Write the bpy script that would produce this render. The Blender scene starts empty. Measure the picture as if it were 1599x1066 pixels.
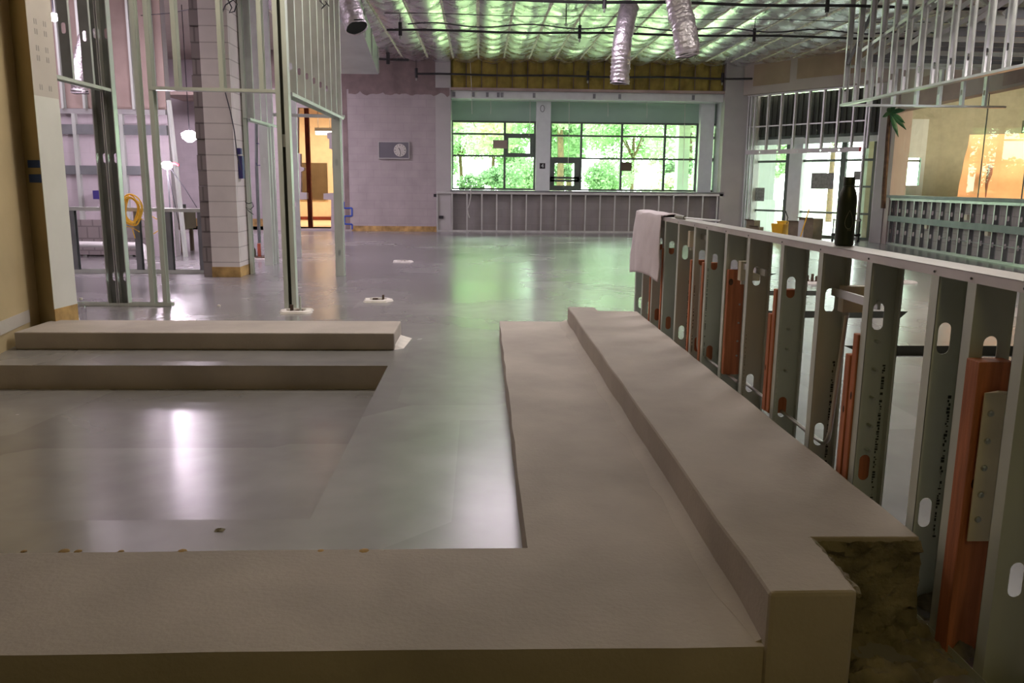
import bpy, bmesh, math, random
from mathutils import Vector, Matrix, Quaternion, noise
from mathutils.geometry import tessellate_polygon

random.seed(7)
S = bpy.context.scene
COL = S.collection
PI = math.pi

# ------------------------------------------------------------------ camera
CAM_Z = 1.28
FPX = 1290.0                                     # focal length in pixels of the 1599 px wide frame
PITCH, YAW, ROLL = 0.18796, 0.03966, -0.00987
cp, sp, cy, sy, cr, sr = (math.cos(PITCH), math.sin(PITCH), math.cos(YAW), math.sin(YAW), math.cos(ROLL), math.sin(ROLL))
FWD = Vector((sy*cp, cy*cp, -sp))
_r = Vector((cy, -sy, 0)); _d = FWD.cross(_r)
RIGHT = cr*_r + sr*_d
DOWN = -sr*_r + cr*_d
cam = bpy.data.objects.new('camera', bpy.data.cameras.new('camera'))
COL.objects.link(cam)
M3 = Matrix((RIGHT, -DOWN, -FWD)).transposed()
cam.matrix_world = Matrix.Translation((0, 0, CAM_Z)) @ M3.to_4x4()
cam.data.sensor_width = 36.0
cam.data.lens = FPX/1599*36.0
cam.data.clip_start = 0.05
cam.data.clip_end = 300
S.camera = cam

# ------------------------------------------------------------------ world, sun, large lights, exposure
S.view_settings.view_transform = 'Standard'
S.view_settings.look = 'None'
S.view_settings.gamma = 1.0
S.view_settings.exposure = 0.18
S.cycles.max_bounces = 10
S.cycles.diffuse_bounces = 5
S.cycles.glossy_bounces = 5
S.cycles.transparent_max_bounces = 12
S.cycles.sample_clamp_indirect = 4.0
W = bpy.data.worlds.new('sky'); S.world = W
W.use_nodes = True
bg = W.node_tree.nodes['Background']
bg.inputs[0].default_value = (0.93, 0.96, 1.0, 1)
bg.inputs[1].default_value = 15.0

def lamp(name, kind, loc, energy, color, size=1.0, size_y=None, aim=None, **kw):
    l = bpy.data.lights.new(name, kind)
    l.energy = energy; l.color = color
    if kind == 'AREA':
        l.shape = 'RECTANGLE'; l.size = size; l.size_y = size_y or size
    elif kind in ('POINT', 'SPOT'):
        l.shadow_soft_size = size
    for k, v in kw.items(): setattr(l, k, v)
    o = bpy.data.objects.new(name, l); COL.objects.link(o)
    o.location = loc
    if aim is not None:
        o.rotation_euler = (Vector(aim)-Vector(loc)).to_track_quat('-Z', 'Y').to_euler()
    return o

lamp('sun', 'SUN', (0, 0, 30), 17.0, (1.0, 0.96, 0.88), angle=0.02, aim=(5, 10, 0))
LIL = (1.0, 0.84, 1.0)
WHT = (1.0, 0.93, 0.86)
# overhead area lamps without modelled fixtures; several are added fill
lamp('overhead_light_hall', 'AREA', (0.9, 13.0, 4.30), 105, LIL, 2.4, 0.8, aim=(0.9, 13.0, 0))
lamp('fill_light_ledge', 'AREA', (0.6, 7.6, 4.30), 84, WHT, 2.4, 1.6, aim=(0.6, 7.4, 0))  # added fill for the ledge tops, no known fixture here
lamp('fill_light_bay', 'AREA', (4.6, 8.2, 4.30), 110, WHT, 2.4, 1.2, aim=(4.6, 8.0, 0))  # unseen fill added over the bay behind the low stud wall
lamp('fill_light_side', 'AREA', (-2.2, 7.2, 4.30), 42, (1.0, 0.88, 0.70), 1.2, 0.6, aim=(-2.6, 6.6, 0))  # warm fill added for the left wall, not a known fixture
lamp('fill_light_far', 'AREA', (3.0, 18.6, 4.20), 55, LIL, 6.0, 4.0, aim=(3.0, 18.6, 0))  # large invisible fill lamp added under the far ceiling
lamp('fill_light_entry', 'AREA', (0.8, -1.6, 4.30), 24, (1.0, 0.78, 0.22), 2.0, 1.5, aim=(0.8, 0.6, 0))  # fill added behind the camera to lift the faces turned towards it
lamp('overhead_light_back_room', 'AREA', (-6.6, 11.6, 4.30), 150, LIL, 4.0, 3.0, aim=(-6.4, 12.0, 0))
lamp('overhead_light_deep_room', 'AREA', (-7.0, 19.5, 4.30), 330, LIL, 3.0, 1.5, aim=(-7.0, 20.0, 0))
lamp('overhead_light_orange_room', 'AREA', (-5.2, 26.4, 3.30), 150, (1.0, 0.72, 0.44), 1.8, 1.2, aim=(-5.2, 27.0, 0))
lamp('overhead_light_glass_room', 'AREA', (12.5, 16.0, 3.6), 240, (1.0, 0.78, 0.52), 2.0, 1.5, aim=(12.5, 18.0, 0.5))
lamp('overhead_light_soffit', 'AREA', (8.0, 8.4, 3.15), 18, LIL, 2.0, 1.5, aim=(8.0, 9.6, 6.0))
lamp('overhead_light_soffit_floor', 'AREA', (8.0, 8.4, 3.05), 60, WHT, 1.0, 0.5, aim=(8.0, 8.4, 0))

# ------------------------------------------------------------------ pixel -> point on a real plane
def ray(px, py):
    return RIGHT*((px-799.5)/FPX) + DOWN*((py-533)/FPX) + FWD
def at_y(px, py, y): d = ray(px, py); return d*(y/d.y) + Vector((0, 0, CAM_Z))
def at_x(px, py, x): d = ray(px, py); return d*(x/d.x) + Vector((0, 0, CAM_Z))
def at_z(px, py, z): d = ray(px, py); return d*((z-CAM_Z)/d.z) + Vector((0, 0, CAM_Z))
def at_line(px, py, P, Q):
    d = ray(px, py); n = Vector((-(Q[1]-P[1]), Q[0]-P[0]))
    t = (n.x*P[0]+n.y*P[1])/(n.x*d.x+n.y*d.y)
    return d*t + Vector((0, 0, CAM_Z))

# ------------------------------------------------------------------ materials
def nodes(name):
    m = bpy.data.materials.new(name); m.use_nodes = True
    nt = m.node_tree; b = nt.nodes['Principled BSDF']
    return m, nt, b
def N(nt, t, **kw):
    n = nt.nodes.new(t)
    for k, v in kw.items():
        if k in n.inputs.keys() if isinstance(k, str) else False: n.inputs[k].default_value = v
        else: setattr(n, k, v)
    return n
def c4(c): return (c[0], c[1], c[2], 1)
def mat(name, col, rough=0.6, metal=0.0, var=0.15, scale=6.0, bump=0.0, bscale=40.0, spec=0.5, stretch=(1, 1, 1), col2=None, rvar=0.0, detail=4.0):
    m, nt, b = nodes(name)
    L = nt.links.new
    tc = N(nt, 'ShaderNodeTexCoord'); mp = N(nt, 'ShaderNodeMapping'); mp.inputs['Scale'].default_value = stretch
    L(tc.outputs['Object'], mp.inputs['Vector'])
    nz = N(nt, 'ShaderNodeTexNoise'); nz.inputs['Scale'].default_value = scale; nz.inputs['Detail'].default_value = detail
    L(mp.outputs['Vector'], nz.inputs['Vector'])
    rp = N(nt, 'ShaderNodeValToRGB')
    a = col2 if col2 else tuple(c*(1-var) for c in col)
    z = col if col2 else tuple(min(1, c*(1+var)) for c in col)
    rp.color_ramp.elements[0].position = 0.32; rp.color_ramp.elements[0].color = c4(a)
    rp.color_ramp.elements[1].position = 0.68; rp.color_ramp.elements[1].color = c4(z)
    L(nz.outputs['Fac'], rp.inputs['Fac']); L(rp.outputs['Color'], b.inputs['Base Color'])
    b.inputs['Metallic'].default_value = metal
    b.inputs['Roughness'].default_value = rough
    b.inputs['Specular IOR Level'].default_value = spec
    if rvar:
        mr = N(nt, 'ShaderNodeMapRange'); mr.inputs['To Min'].default_value = max(0.02, rough-rvar); mr.inputs['To Max'].default_value = rough+rvar
        mr.inputs['From Min'].default_value = 0.3; mr.inputs['From Max'].default_value = 0.7
        L(nz.outputs['Fac'], mr.inputs['Value']); L(mr.outputs['Result'], b.inputs['Roughness'])
    if bump:
        n2 = N(nt, 'ShaderNodeTexNoise'); n2.inputs['Scale'].default_value = bscale; n2.inputs['Detail'].default_value = 5
        L(mp.outputs['Vector'], n2.inputs['Vector'])
        bp = N(nt, 'ShaderNodeBump'); bp.inputs['Strength'].default_value = bump; bp.inputs['Distance'].default_value = 0.02
        L(n2.outputs['Fac'], bp.inputs['Height']); L(bp.outputs['Normal'], b.inputs['Normal'])
    return m
def emit(name, col, strength):
    m, nt, b = nodes(name)
    b.inputs['Base Color'].default_value = c4(col)
    b.inputs['Emission Color'].default_value = c4(col)
    b.inputs['Emission Strength'].default_value = strength
    return m
def cmu(name, col, axis='XZ', mortar=None, bw=0.406, bh=0.203, rough=0.85, bump=0.3, msize=0.008, var=0.1):
    m, nt, b = nodes(name); L = nt.links.new
    tc = N(nt, 'ShaderNodeTexCoord'); sx = N(nt, 'ShaderNodeSeparateXYZ'); L(tc.outputs['Object'], sx.inputs[0])
    cx = N(nt, 'ShaderNodeCombineXYZ')
    if axis == 'XZ': L(sx.outputs['X'], cx.inputs[0])
    elif axis == 'YZ': L(sx.outputs['Y'], cx.inputs[0])
    else:
        ad = N(nt, 'ShaderNodeMath', operation='ADD'); L(sx.outputs['X'], ad.inputs[0]); L(sx.outputs['Y'], ad.inputs[1]); L(ad.outputs[0], cx.inputs[0])
    L(sx.outputs['Z'], cx.inputs[1])
    br = N(nt, 'ShaderNodeTexBrick'); L(cx.outputs[0], br.inputs['Vector'])
    br.inputs['Color1'].default_value = c4(col); br.inputs['Color2'].default_value = c4(tuple(c*(1-var) for c in col))
    br.inputs['Mortar'].default_value = c4(mortar or tuple(c*0.62 for c in col))
    br.inputs['Scale'].default_value = 1.0; br.inputs['Mortar Size'].default_value = msize
    br.inputs['Brick Width'].default_value = bw; br.inputs['Row Height'].default_value = bh
    nz = N(nt, 'ShaderNodeTexNoise'); nz.inputs['Scale'].default_value = 2.5; nz.inputs['Detail'].default_value = 6
    L(tc.outputs['Object'], nz.inputs['Vector'])
    mx = N(nt, 'ShaderNodeMix', data_type='RGBA', blend_type='MULTIPLY'); mx.inputs['Factor'].default_value = 0.35
    L(br.outputs['Color'], mx.inputs[6]); L(nz.outputs['Fac'], mx.inputs[7]); L(mx.outputs[2], b.inputs['Base Color'])
    bp = N(nt, 'ShaderNodeBump'); bp.inputs['Strength'].default_value = bump; bp.inputs['Distance'].default_value = 0.01; bp.invert = True
    L(br.outputs['Fac'], bp.inputs['Height']); L(bp.outputs['Normal'], b.inputs['Normal'])
    b.inputs['Roughness'].default_value = rough
    return m
def glass(name, tint, gloss=0.08, rough=0.0):
    m, nt, b = nodes(name); L = nt.links.new
    out = nt.nodes['Material Output']; nt.nodes.remove(b)
    tr = N(nt, 'ShaderNodeBsdfTransparent'); tr.inputs[0].default_value = c4(tint)
    gl = N(nt, 'ShaderNodeBsdfGlossy'); gl.inputs['Roughness'].default_value = rough
    ge = N(nt, 'ShaderNodeNewGeometry'); dt = N(nt, 'ShaderNodeVectorMath', operation='DOT_PRODUCT')
    L(ge.outputs['Normal'], dt.inputs[0]); L(ge.outputs['Incoming'], dt.inputs[1])
    ab = N(nt, 'ShaderNodeMath', operation='ABSOLUTE'); L(dt.outputs['Value'], ab.inputs[0])
    om = N(nt, 'ShaderNodeMath', operation='SUBTRACT'); om.inputs[0].default_value = 1.0; L(ab.outputs[0], om.inputs[1])
    pw = N(nt, 'ShaderNodeMath', operation='POWER'); pw.inputs[1].default_value = 5.0; L(om.outputs[0], pw.inputs[0])
    ad = N(nt, 'ShaderNodeMath', operation='ADD'); ad.inputs[1].default_value = gloss*0.5+0.02; ad.use_clamp = True
    L(pw.outputs[0], ad.inputs[0])
    ms = N(nt, 'ShaderNodeMixShader'); L(ad.outputs[0], ms.inputs[0]); L(tr.outputs[0], ms.inputs[1]); L(gl.outputs[0], ms.inputs[2])
    L(ms.outputs[0], out.inputs['Surface'])
    return m
def leafy(name, col, trans=0.5):
    m, nt, b = nodes(name); L = nt.links.new
    out = nt.nodes['Material Output']
    tl = N(nt, 'ShaderNodeBsdfTranslucent'); tl.inputs[0].default_value = c4(tuple(min(1, c*1.5) for c in col))
    b.inputs['Base Color'].default_value = c4(col); b.inputs['Roughness'].default_value = 0.6
    ms = N(nt, 'ShaderNodeMixShader'); ms.inputs[0].default_value = trans
    L(b.outputs[0], ms.inputs[1]); L(tl.outputs[0], ms.inputs[2]); L(ms.outputs[0], out.inputs['Surface'])
    return m

def polished_floor():
    m, nt, b = nodes('polished_concrete'); L = nt.links.new
    tc = N(nt, 'ShaderNodeTexCoord')
    n1 = N(nt, 'ShaderNodeTexNoise'); n1.inputs['Scale'].default_value = 0.55; n1.inputs['Detail'].default_value = 4; n1.inputs['Roughness'].default_value = 0.5; n1.inputs['Distortion'].default_value = 0.3
    n2 = N(nt, 'ShaderNodeTexNoise'); n2.inputs['Scale'].default_value = 5.0; n2.inputs['Detail'].default_value = 3
    vo = N(nt, 'ShaderNodeTexVoronoi'); vo.inputs['Scale'].default_value = 0.62; vo.distance = 'CHEBYCHEV'
    for n in (n1, n2, vo): L(tc.outputs['Object'], n.inputs['Vector'])
    rp = N(nt, 'ShaderNodeValToRGB')
    rp.color_ramp.elements[0].position = 0.3; rp.color_ramp.elements[0].color = (0.18, 0.175, 0.175, 1)
    rp.color_ramp.elements[1].position = 0.7; rp.color_ramp.elements[1].color = (0.285, 0.277, 0.277, 1)
    L(n1.outputs['Fac'], rp.inputs['Fac'])
    vr = N(nt, 'ShaderNodeSeparateColor'); L(vo.outputs['Color'], vr.inputs[0])
    vm = N(nt, 'ShaderNodeMapRange'); vm.inputs['To Min'].default_value = 0.84; vm.inputs['To Max'].default_value = 1.1; L(vr.outputs[0], vm.inputs['Value'])
    mx = N(nt, 'ShaderNodeMix', data_type='RGBA', blend_type='MULTIPLY'); mx.inputs['Factor'].default_value = 1.0
    L(rp.outputs['Color'], mx.inputs[6]); L(vm.outputs['Result'], mx.inputs[7])
    mx2 = N(nt, 'ShaderNodeMix', data_type='RGBA', blend_type='OVERLAY'); mx2.inputs['Factor'].default_value = 0.15
    L(mx.outputs[2], mx2.inputs[6]); L(n2.outputs['Fac'], mx2.inputs[7]); L(mx2.outputs[2], b.inputs['Base Color'])
    mr = N(nt, 'ShaderNodeMapRange'); mr.inputs['From Min'].default_value = 0.3; mr.inputs['From Max'].default_value = 0.7
    mr.inputs['To Min'].default_value = 0.21; mr.inputs['To Max'].default_value = 0.29
    L(n1.outputs['Fac'], mr.inputs['Value']); L(mr.outputs['Result'], b.inputs['Roughness'])
    b.inputs['Specular IOR Level'].default_value = 1.0; b.inputs['IOR'].default_value = 1.75
    return m

M = {}
M['floor'] = polished_floor()
M['curb'] = mat('cast_concrete', (0.385, 0.342, 0.312), 0.8, var=0.14, scale=2.2, bump=0.12, bscale=60, detail=8)
M['rubble'] = mat('broken_concrete', (0.19, 0.165, 0.115), 0.95, var=0.4, scale=9, bump=0.8, bscale=30, detail=8)
M['galv'] = mat('galvanised_steel', (0.58, 0.62, 0.57), 0.42, metal=0.3, var=0.10, scale=5, rvar=0.06, stretch=(1, 1, 0.25))
M['galvb'] = mat('bright_galvanised_steel', (0.66, 0.67, 0.66), 0.34, metal=0.7, var=0.08, scale=5)
M['track'] = mat('galvanised_track', (0.60, 0.57, 0.57), 0.45, metal=0.4, var=0.12, scale=4)
M['zinc'] = mat('zinc_plate', (0.66, 0.59, 0.45), 0.5, metal=0.1, var=0.1, scale=4)
M['dkgalv'] = mat('dull_steel_and_web_shade', (0.23, 0.245, 0.25), 0.5, metal=0.5, var=0.15, scale=3)
M['screw'] = mat('dark_screw', (0.06, 0.06, 0.06), 0.4, metal=0.8, var=0.1)
M['bolt'] = mat('steel_bolt', (0.5, 0.52, 0.48), 0.3, metal=0.9, var=0.1)
M['ink'] = mat('black_stud_ink', (0.03, 0.035, 0.03), 0.7, var=0.2)
M['wood'] = mat('red_treated_wood', (0.46, 0.155, 0.07), 0.7, var=0.28, scale=5, stretch=(9, 9, 0.7), bump=0.15)
M['knot'] = mat('wood_knot', (0.07, 0.03, 0.015), 0.7, var=0.3, scale=60)
M['conduit'] = mat('conduit_steel', (0.58, 0.57, 0.55), 0.32, metal=0.85, var=0.08)
M['tan'] = mat('tan_drywall', (0.47, 0.375, 0.215), 0.85, var=0.13, scale=1.3, bump=0.05)
M['jamb'] = mat('unpainted_drywall_edge', (0.32, 0.25, 0.13), 0.85, var=0.15, scale=2)
M['paper'] = mat('drywall_paper', (0.52, 0.48, 0.44), 0.8, var=0.06, scale=3)
M['white'] = mat('white_gypsum', (0.66, 0.66, 0.62), 0.8, var=0.05, scale=3)
M['mark'] = mat('grey_stamp', (0.33, 0.31, 0.29), 0.8, var=0.1)
M['rust'] = mat('stained_base', (0.42, 0.27, 0.10), 0.85, var=0.45, scale=5)
M['bluetape'] = mat('blue_tape', (0.02, 0.05, 0.17), 0.6, var=0.15)
M['farwall'] = cmu('painted_block', (0.50, 0.445, 0.44), 'XZ', var=0.03, msize=0.006, bump=0.25, mortar=(0.44, 0.385, 0.39))
M['rawblock'] = mat('unpainted_block', (0.23, 0.175, 0.165), 0.9, var=0.2, scale=3)
M['sillblock'] = cmu('grey_block', (0.38, 0.36, 0.34), 'XZ', mortar=(0.32, 0.30, 0.285), msize=0.005, bump=0.1)
M['lilac'] = cmu('lilac_block', (0.58, 0.52, 0.545), 'XZ', var=0.03, msize=0.004, bump=0.06, mortar=(0.53, 0.475, 0.50))
M['lilacy'] = cmu('lilac_block_side', (0.66, 0.60, 0.585), 'YZ', var=0.03, msize=0.005, bump=0.1)
M['pillar'] = cmu('pillar_block', (0.84, 0.78, 0.75), 'XYZ', var=0.03, bw=0.9, msize=0.007, mortar=(0.55, 0.50, 0.48), bump=0.3)
M['pillarraw'] = cmu('broken_block', (0.30, 0.26, 0.25), 'XZ', bw=0.2, msize=0.012)
M['plasterbrown'] = mat('brown_board', (0.40, 0.31, 0.27), 0.85, var=0.2, scale=1.2)
M['beige'] = mat('beige_panel', (0.46, 0.40, 0.36), 0.8, var=0.06, scale=1.5)
M['peel'] = mat('bare_brown_patch', (0.36, 0.27, 0.18), 0.85, var=0.12, scale=2)
M['pilaster'] = mat('grey_plaster', (0.46, 0.45, 0.43), 0.8, var=0.06, scale=2)
M['batt'] = mat('yellow_batt', (0.30, 0.235, 0.05), 0.95, var=0.3, scale=4, bump=0.4)
M['foil'] = mat('foil_facing', (0.80, 0.79, 0.82), 0.28, metal=0.95, var=0.05, scale=3, bump=0.35, bscale=5, rvar=0.08)
M['purlin'] = mat('purlin_strip', (0.74, 0.70, 0.58), 0.6, metal=0.0, var=0.3, scale=9)
M['flex'] = mat('foil_flex_duct', (0.62, 0.58, 0.60), 0.28, metal=0.85, var=0.15, scale=14, bump=0.8, bscale=26)
M['ductin'] = mat('duct_mouth_shade', (0.02, 0.025, 0.02), 0.9, var=0.1)
M['sheet'] = mat('sheet_metal_duct', (0.48, 0.50, 0.49), 0.45, metal=0.55, var=0.1, scale=2)
M['pipe'] = mat('black_iron_pipe', (0.035, 0.035, 0.035), 0.5, metal=0.3, var=0.2)
M['wire'] = mat('pale_wire', (0.6, 0.6, 0.55), 0.5, var=0.05)
M['dkwire'] = mat('dark_wire', (0.05, 0.05, 0.06), 0.6, var=0.05)
M['teal'] = mat('green_grey_bulkhead', (0.36, 0.52, 0.42), 0.7, var=0.08, scale=1)
M['winframe'] = mat('bronze_window_frame', (0.115, 0.14, 0.12), 0.5, metal=0.3, var=0.1)
M['whitebeam'] = mat('white_painted_beam', (0.70, 0.74, 0.72), 0.6, var=0.05)
M['whitecol'] = mat('white_painted_column', (0.72, 0.76, 0.76), 0.6, var=0.04)
M['glass'] = glass('green_tint_glass', (0.86, 1.0, 0.85))
M['glassc'] = glass('entrance_glass', (0.93, 1.0, 0.94))
M['glassi'] = glass('interior_glass', (0.97, 0.98, 0.97), 0.0)
M['dkpanel_shade'] = mat('dark_corrugated_panel_and_shade', (0.055, 0.06, 0.05), 0.7, var=0.25, scale=2)
M['bottle'] = mat('dark_green_bottle', (0.02, 0.033, 0.027), 0.42, var=0.1, scale=8)
M['emblem'] = mat('grey_emblem', (0.28, 0.29, 0.25), 0.5, var=0.05)
M['towel'] = mat('lilac_towel', (0.62, 0.55, 0.60), 0.95, var=0.04, scale=8, bump=0.25, bscale=160)
M['clockpanel'] = mat('grey_clock_panel', (0.15, 0.145, 0.16), 0.6, var=0.08, scale=2)
M['clockface'] = mat('clock_face', (0.55, 0.53, 0.48), 0.5, var=0.05)
M['dark'] = mat('near_black', (0.02, 0.02, 0.02), 0.6, var=0.1)
M['cord'] = mat('yellow_cord', (0.92, 0.58, 0.06), 0.5, var=0.1)
M['pvc'] = mat('white_pvc', (0.75, 0.74, 0.72), 0.4, var=0.04)
M['redsteel'] = mat('red_primed_steel', (0.20, 0.035, 0.02), 0.6, var=0.2, scale=5)
M['orangewall'] = mat('warm_painted_wall', (0.82, 0.70, 0.54), 0.85, var=0.05)
M['board'] = mat('dark_board', (0.115, 0.085, 0.05), 0.7, var=0.2, scale=2)
M['tarp'] = mat('orange_tarp', (0.84, 0.48, 0.25), 0.5, var=0.15, scale=1.5)
M['plastic'] = mat('orange_plastic_tear', (0.25, 0.06, 0.04), 0.6, var=0.15)
M['greywall'] = mat('grey_green_wall', (0.40, 0.42, 0.34), 0.8, var=0.08)
M['doorblue'] = mat('pale_blue_door', (0.62, 0.72, 0.76), 0.6, var=0.04)
M['bucket'] = mat('yellow_plastic', (0.85, 0.45, 0.02), 0.45, var=0.06)
M['card'] = mat('cardboard', (0.24, 0.19, 0.13), 0.85, var=0.12)
M['cardw'] = mat('white_cardboard', (0.66, 0.64, 0.66), 0.8, var=0.05)
M['sign'] = mat('grey_notice', (0.26, 0.26, 0.25), 0.7, var=0.3, scale=14)
M['signg'] = mat('green_notice', (0.20, 0.22, 0.07), 0.7, var=0.15)
M['trunk'] = mat('bark', (0.10, 0.06, 0.035), 0.9, var=0.3, scale=12, bump=0.5)
M['palmleaf'] = mat('palm_leaf', (0.02, 0.11, 0.04), 0.5, var=0.3, scale=12)
M['leafa'] = leafy('maple_leaves', (0.25, 0.35, 0.21))
M['leafb'] = leafy('light_leaves', (0.38, 0.45, 0.30))
M['leafc'] = leafy('hedge_leaves', (0.12, 0.19, 0.11), 0.35)
M['lawn'] = mat('lawn', (0.36, 0.43, 0.25), 0.9, var=0.2, scale=3)
M['paving'] = mat('pale_paving', (0.55, 0.55, 0.55), 0.8, var=0.06)
M['eave'] = mat('cream_eave', (0.70, 0.62, 0.36), 0.7, var=0.04)
M['outcol'] = mat('pale_outdoor_column', (0.58, 0.63, 0.62), 0.7, var=0.03)
M['grout'] = mat('white_grout', (0.70, 0.66, 0.62), 0.85, var=0.1, scale=10)
M['mud'] = mat('brown_stub', (0.10, 0.065, 0.045), 0.8, var=0.3)
M['copper'] = mat('red_copper_stub', (0.38, 0.09, 0.05), 0.5, metal=0.4, var=0.2)
M['clear'] = glass('clear_plastic', (0.93, 0.93, 0.95), 0.2, 0.05)
M['lampglow'] = emit('lamp_glow', (1.0, 0.86, 1.0), 40)
M['lampglow2'] = emit('lamp_glow_soft', (1.0, 0.9, 1.0), 18)
M['tube'] = emit('fluorescent_glow', (1.0, 0.88, 0.68), 9)
M['redglow'] = emit('red_indicator', (1.0, 0.03, 0.04), 6)
M['redplastic'] = mat('red_plastic', (0.55, 0.03, 0.04), 0.5, var=0.1)
M['blueplastic'] = mat('navy_plastic', (0.04, 0.03, 0.16), 0.5, var=0.1)

# ------------------------------------------------------------------ mesh building
ORI = {}
class MB:
    def __init__(s): s.v = []; s.f = []; s.mi = []; s.m = 0
    def add(s, vs, fs):
        o = len(s.v); s.v += [Vector(v) for v in vs]
        for f in fs: s.f.append(tuple(i+o for i in f)); s.mi.append(s.m)
        return s
    def hexa(s, p):            # p: bottom 4 ccw, top 4 ccw
        return s.add(p, [(3, 2, 1, 0), (4, 5, 6, 7), (0, 1, 5, 4), (1, 2, 6, 5), (2, 3, 7, 6), (3, 0, 4, 7)])
    def box(s, x0, x1, y0, y1, z0, z1):
        return s.hexa([(x0, y0, z0), (x1, y0, z0), (x1, y1, z0), (x0, y1, z0), (x0, y0, z1), (x1, y0, z1), (x1, y1, z1), (x0, y1, z1)])
    def bar(s, a, b, w, h, up=(0, 0, 1)):     # rectangular bar from a to b
        a = Vector(a); b = Vector(b); d = (b-a).normalized(); u = Vector(up)
        if abs(d.dot(u)) > 0.98: u = Vector((0, 1, 0))
        r = d.cross(u).normalized(); t = r.cross(d)
        q = [(-.5, -.5), (.5, -.5), (.5, .5), (-.5, .5)]
        return s.hexa([a+r*(w*i)+t*(h*j) for i, j in q]+[b+r*(w*i)+t*(h*j) for i, j in q])
    def tube(s, pts, r, n=8, cap=True):
        pts = [Vector(p) for p in pts]; k = len(pts)
        rs = r if isinstance(r, (list, tuple)) else [r]*k
        rings = []; nrm = None
        for i, p in enumerate(pts):
            d = (pts[min(i+1, k-1)]-pts[max(i-1, 0)]).normalized()
            if nrm is None:
                nrm = d.orthogonal().normalized()
            else:
                nrm = (nrm - d*nrm.dot(d)); nrm = nrm.normalized() if nrm.length > 1e-6 else d.orthogonal().normalized()
            bi = d.cross(nrm)
            rings.append([p + (nrm*math.cos(2*PI*j/n)+bi*math.sin(2*PI*j/n))*rs[i] for j in range(n)])
        vs = [v for rg in rings for v in rg]; fs = []
        for i in range(k-1):
            for j in range(n): fs.append((i*n+j, i*n+(j+1) % n, (i+1)*n+(j+1) % n, (i+1)*n+j))
        if cap: fs += [tuple(reversed(range(n))), tuple(range((k-1)*n, k*n))]
        return s.add(vs, fs)
    def lathe(s, prof, c=(0, 0, 0), n=24):
        vs = []; k = len(prof)
        for r, z in prof:
            for j in range(n): vs.append((c[0]+r*math.cos(2*PI*j/n), c[1]+r*math.sin(2*PI*j/n), c[2]+z))
        fs = [(i*n+j, i*n+(j+1) % n, (i+1)*n+(j+1) % n, (i+1)*n+j) for i in range(k-1) for j in range(n)]
        fs += [tuple(reversed(range(n))), tuple(range((k-1)*n, k*n))]
        return s.add(vs, fs)
    def plate(s, outer, holes, o, eu, ev, t):   # polygon with holes, thickness t along eu x ev
        o = Vector(o); eu = Vector(eu); ev = Vector(ev); en = eu.cross(ev).normalized()
        loops = [outer]+list(holes)
        tri = tessellate_polygon([[Vector((p[0], p[1], 0)) for p in lp] for lp in loops])
        flat = [p for lp in loops for p in lp]; n = len(flat)
        vs = [o+eu*p[0]+ev*p[1] for p in flat]; vs += [v+en*t for v in vs]
        fs = []
        for a, b, c in tri: fs += [(a, c, b), (a+n, b+n, c+n)]
        st = 0
        for lp in loops:
            m = len(lp)
            for i in range(m):
                a, b = st+i, st+(i+1) % m; fs.append((a, b, b+n, a+n))
            st += m
        return s.add(vs, fs)
    def grid(s, fn, nu, nv):
        vs = [fn(i/nu, j/nv) for j in range(nv+1) for i in range(nu+1)]
        fs = [(j*(nu+1)+i, j*(nu+1)+i+1, (j+1)*(nu+1)+i+1, (j+1)*(nu+1)+i) for j in range(nv) for i in range(nu)]
        return s.add(vs, fs)
    def build(s, name, m, parent=None, smooth=False, bevel=0, label=None, cat=None, group=None, kind=None, origin=None, fixn=True):
        me = bpy.data.meshes.new(name)
        if parent is not None: o0 = ORI[parent.name]
        elif origin is not None: o0 = Vector(origin)
        else:
            xs = [v.x for v in s.v]; ys = [v.y for v in s.v]; zs = [v.z for v in s.v]
            o0 = Vector(((min(xs)+max(xs))/2, (min(ys)+max(ys))/2, min(zs)))
        me.from_pydata([v-o0 for v in s.v], [], s.f)
        ms = m if isinstance(m, (list, tuple)) else [m]
        for x in ms: me.materials.append(x)
        for p, i in zip(me.polygons, s.mi): p.material_index = min(i, len(ms)-1)
        if fixn:
            b = bmesh.new(); b.from_mesh(me); bmesh.ops.recalc_face_normals(b, faces=b.faces); b.to_mesh(me); b.free()
        if smooth:
            me.polygons.foreach_set('use_smooth', [True]*len(me.polygons))
            if hasattr(me, 'set_sharp_from_angle'): me.set_sharp_from_angle(angle=math.radians(45))
        ob = bpy.data.objects.new(name, me); COL.objects.link(ob)
        if parent is not None: ob.parent = parent
        else: ob.location = o0
        ORI[ob.name] = o0
        if bevel:
            md = ob.modifiers.new('bevel', 'BEVEL'); md.width = bevel; md.segments = 2; md.limit_method = 'ANGLE'; md.angle_limit = math.radians(50)
        tag(ob, label, cat, group, kind)
        return ob
def tag(o, label=None, cat=None, group=None, kind=None):
    if label: o['label'] = label
    if cat: o['category'] = cat
    if group: o['group'] = group
    if kind: o['kind'] = kind
    return o
def thing(name, loc, label, cat, group=None, kind=None):
    o = bpy.data.objects.new(name, None); o.empty_display_size = 0.1; COL.objects.link(o); o.location = loc
    ORI[o.name] = Vector(loc)
    return tag(o, label, cat, group, kind)
def struct(mb, name, m, **kw): return mb.build(name, m, kind='structure', **kw)
def dup(root, loc, label, group=None, rz=0.0, sc=1.0):
    r = root.copy(); COL.objects.link(r); r.location = loc; r.rotation_euler = (0, 0, rz); r.scale = (sc, sc, sc)
    r['label'] = label
    if group: r['group'] = group
    for ch in list(root.children):
        c = ch.copy(); COL.objects.link(c); c.parent = r
        for g in list(ch.children):
            d = g.copy(); COL.objects.link(d); d.parent = c
    return r

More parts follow.
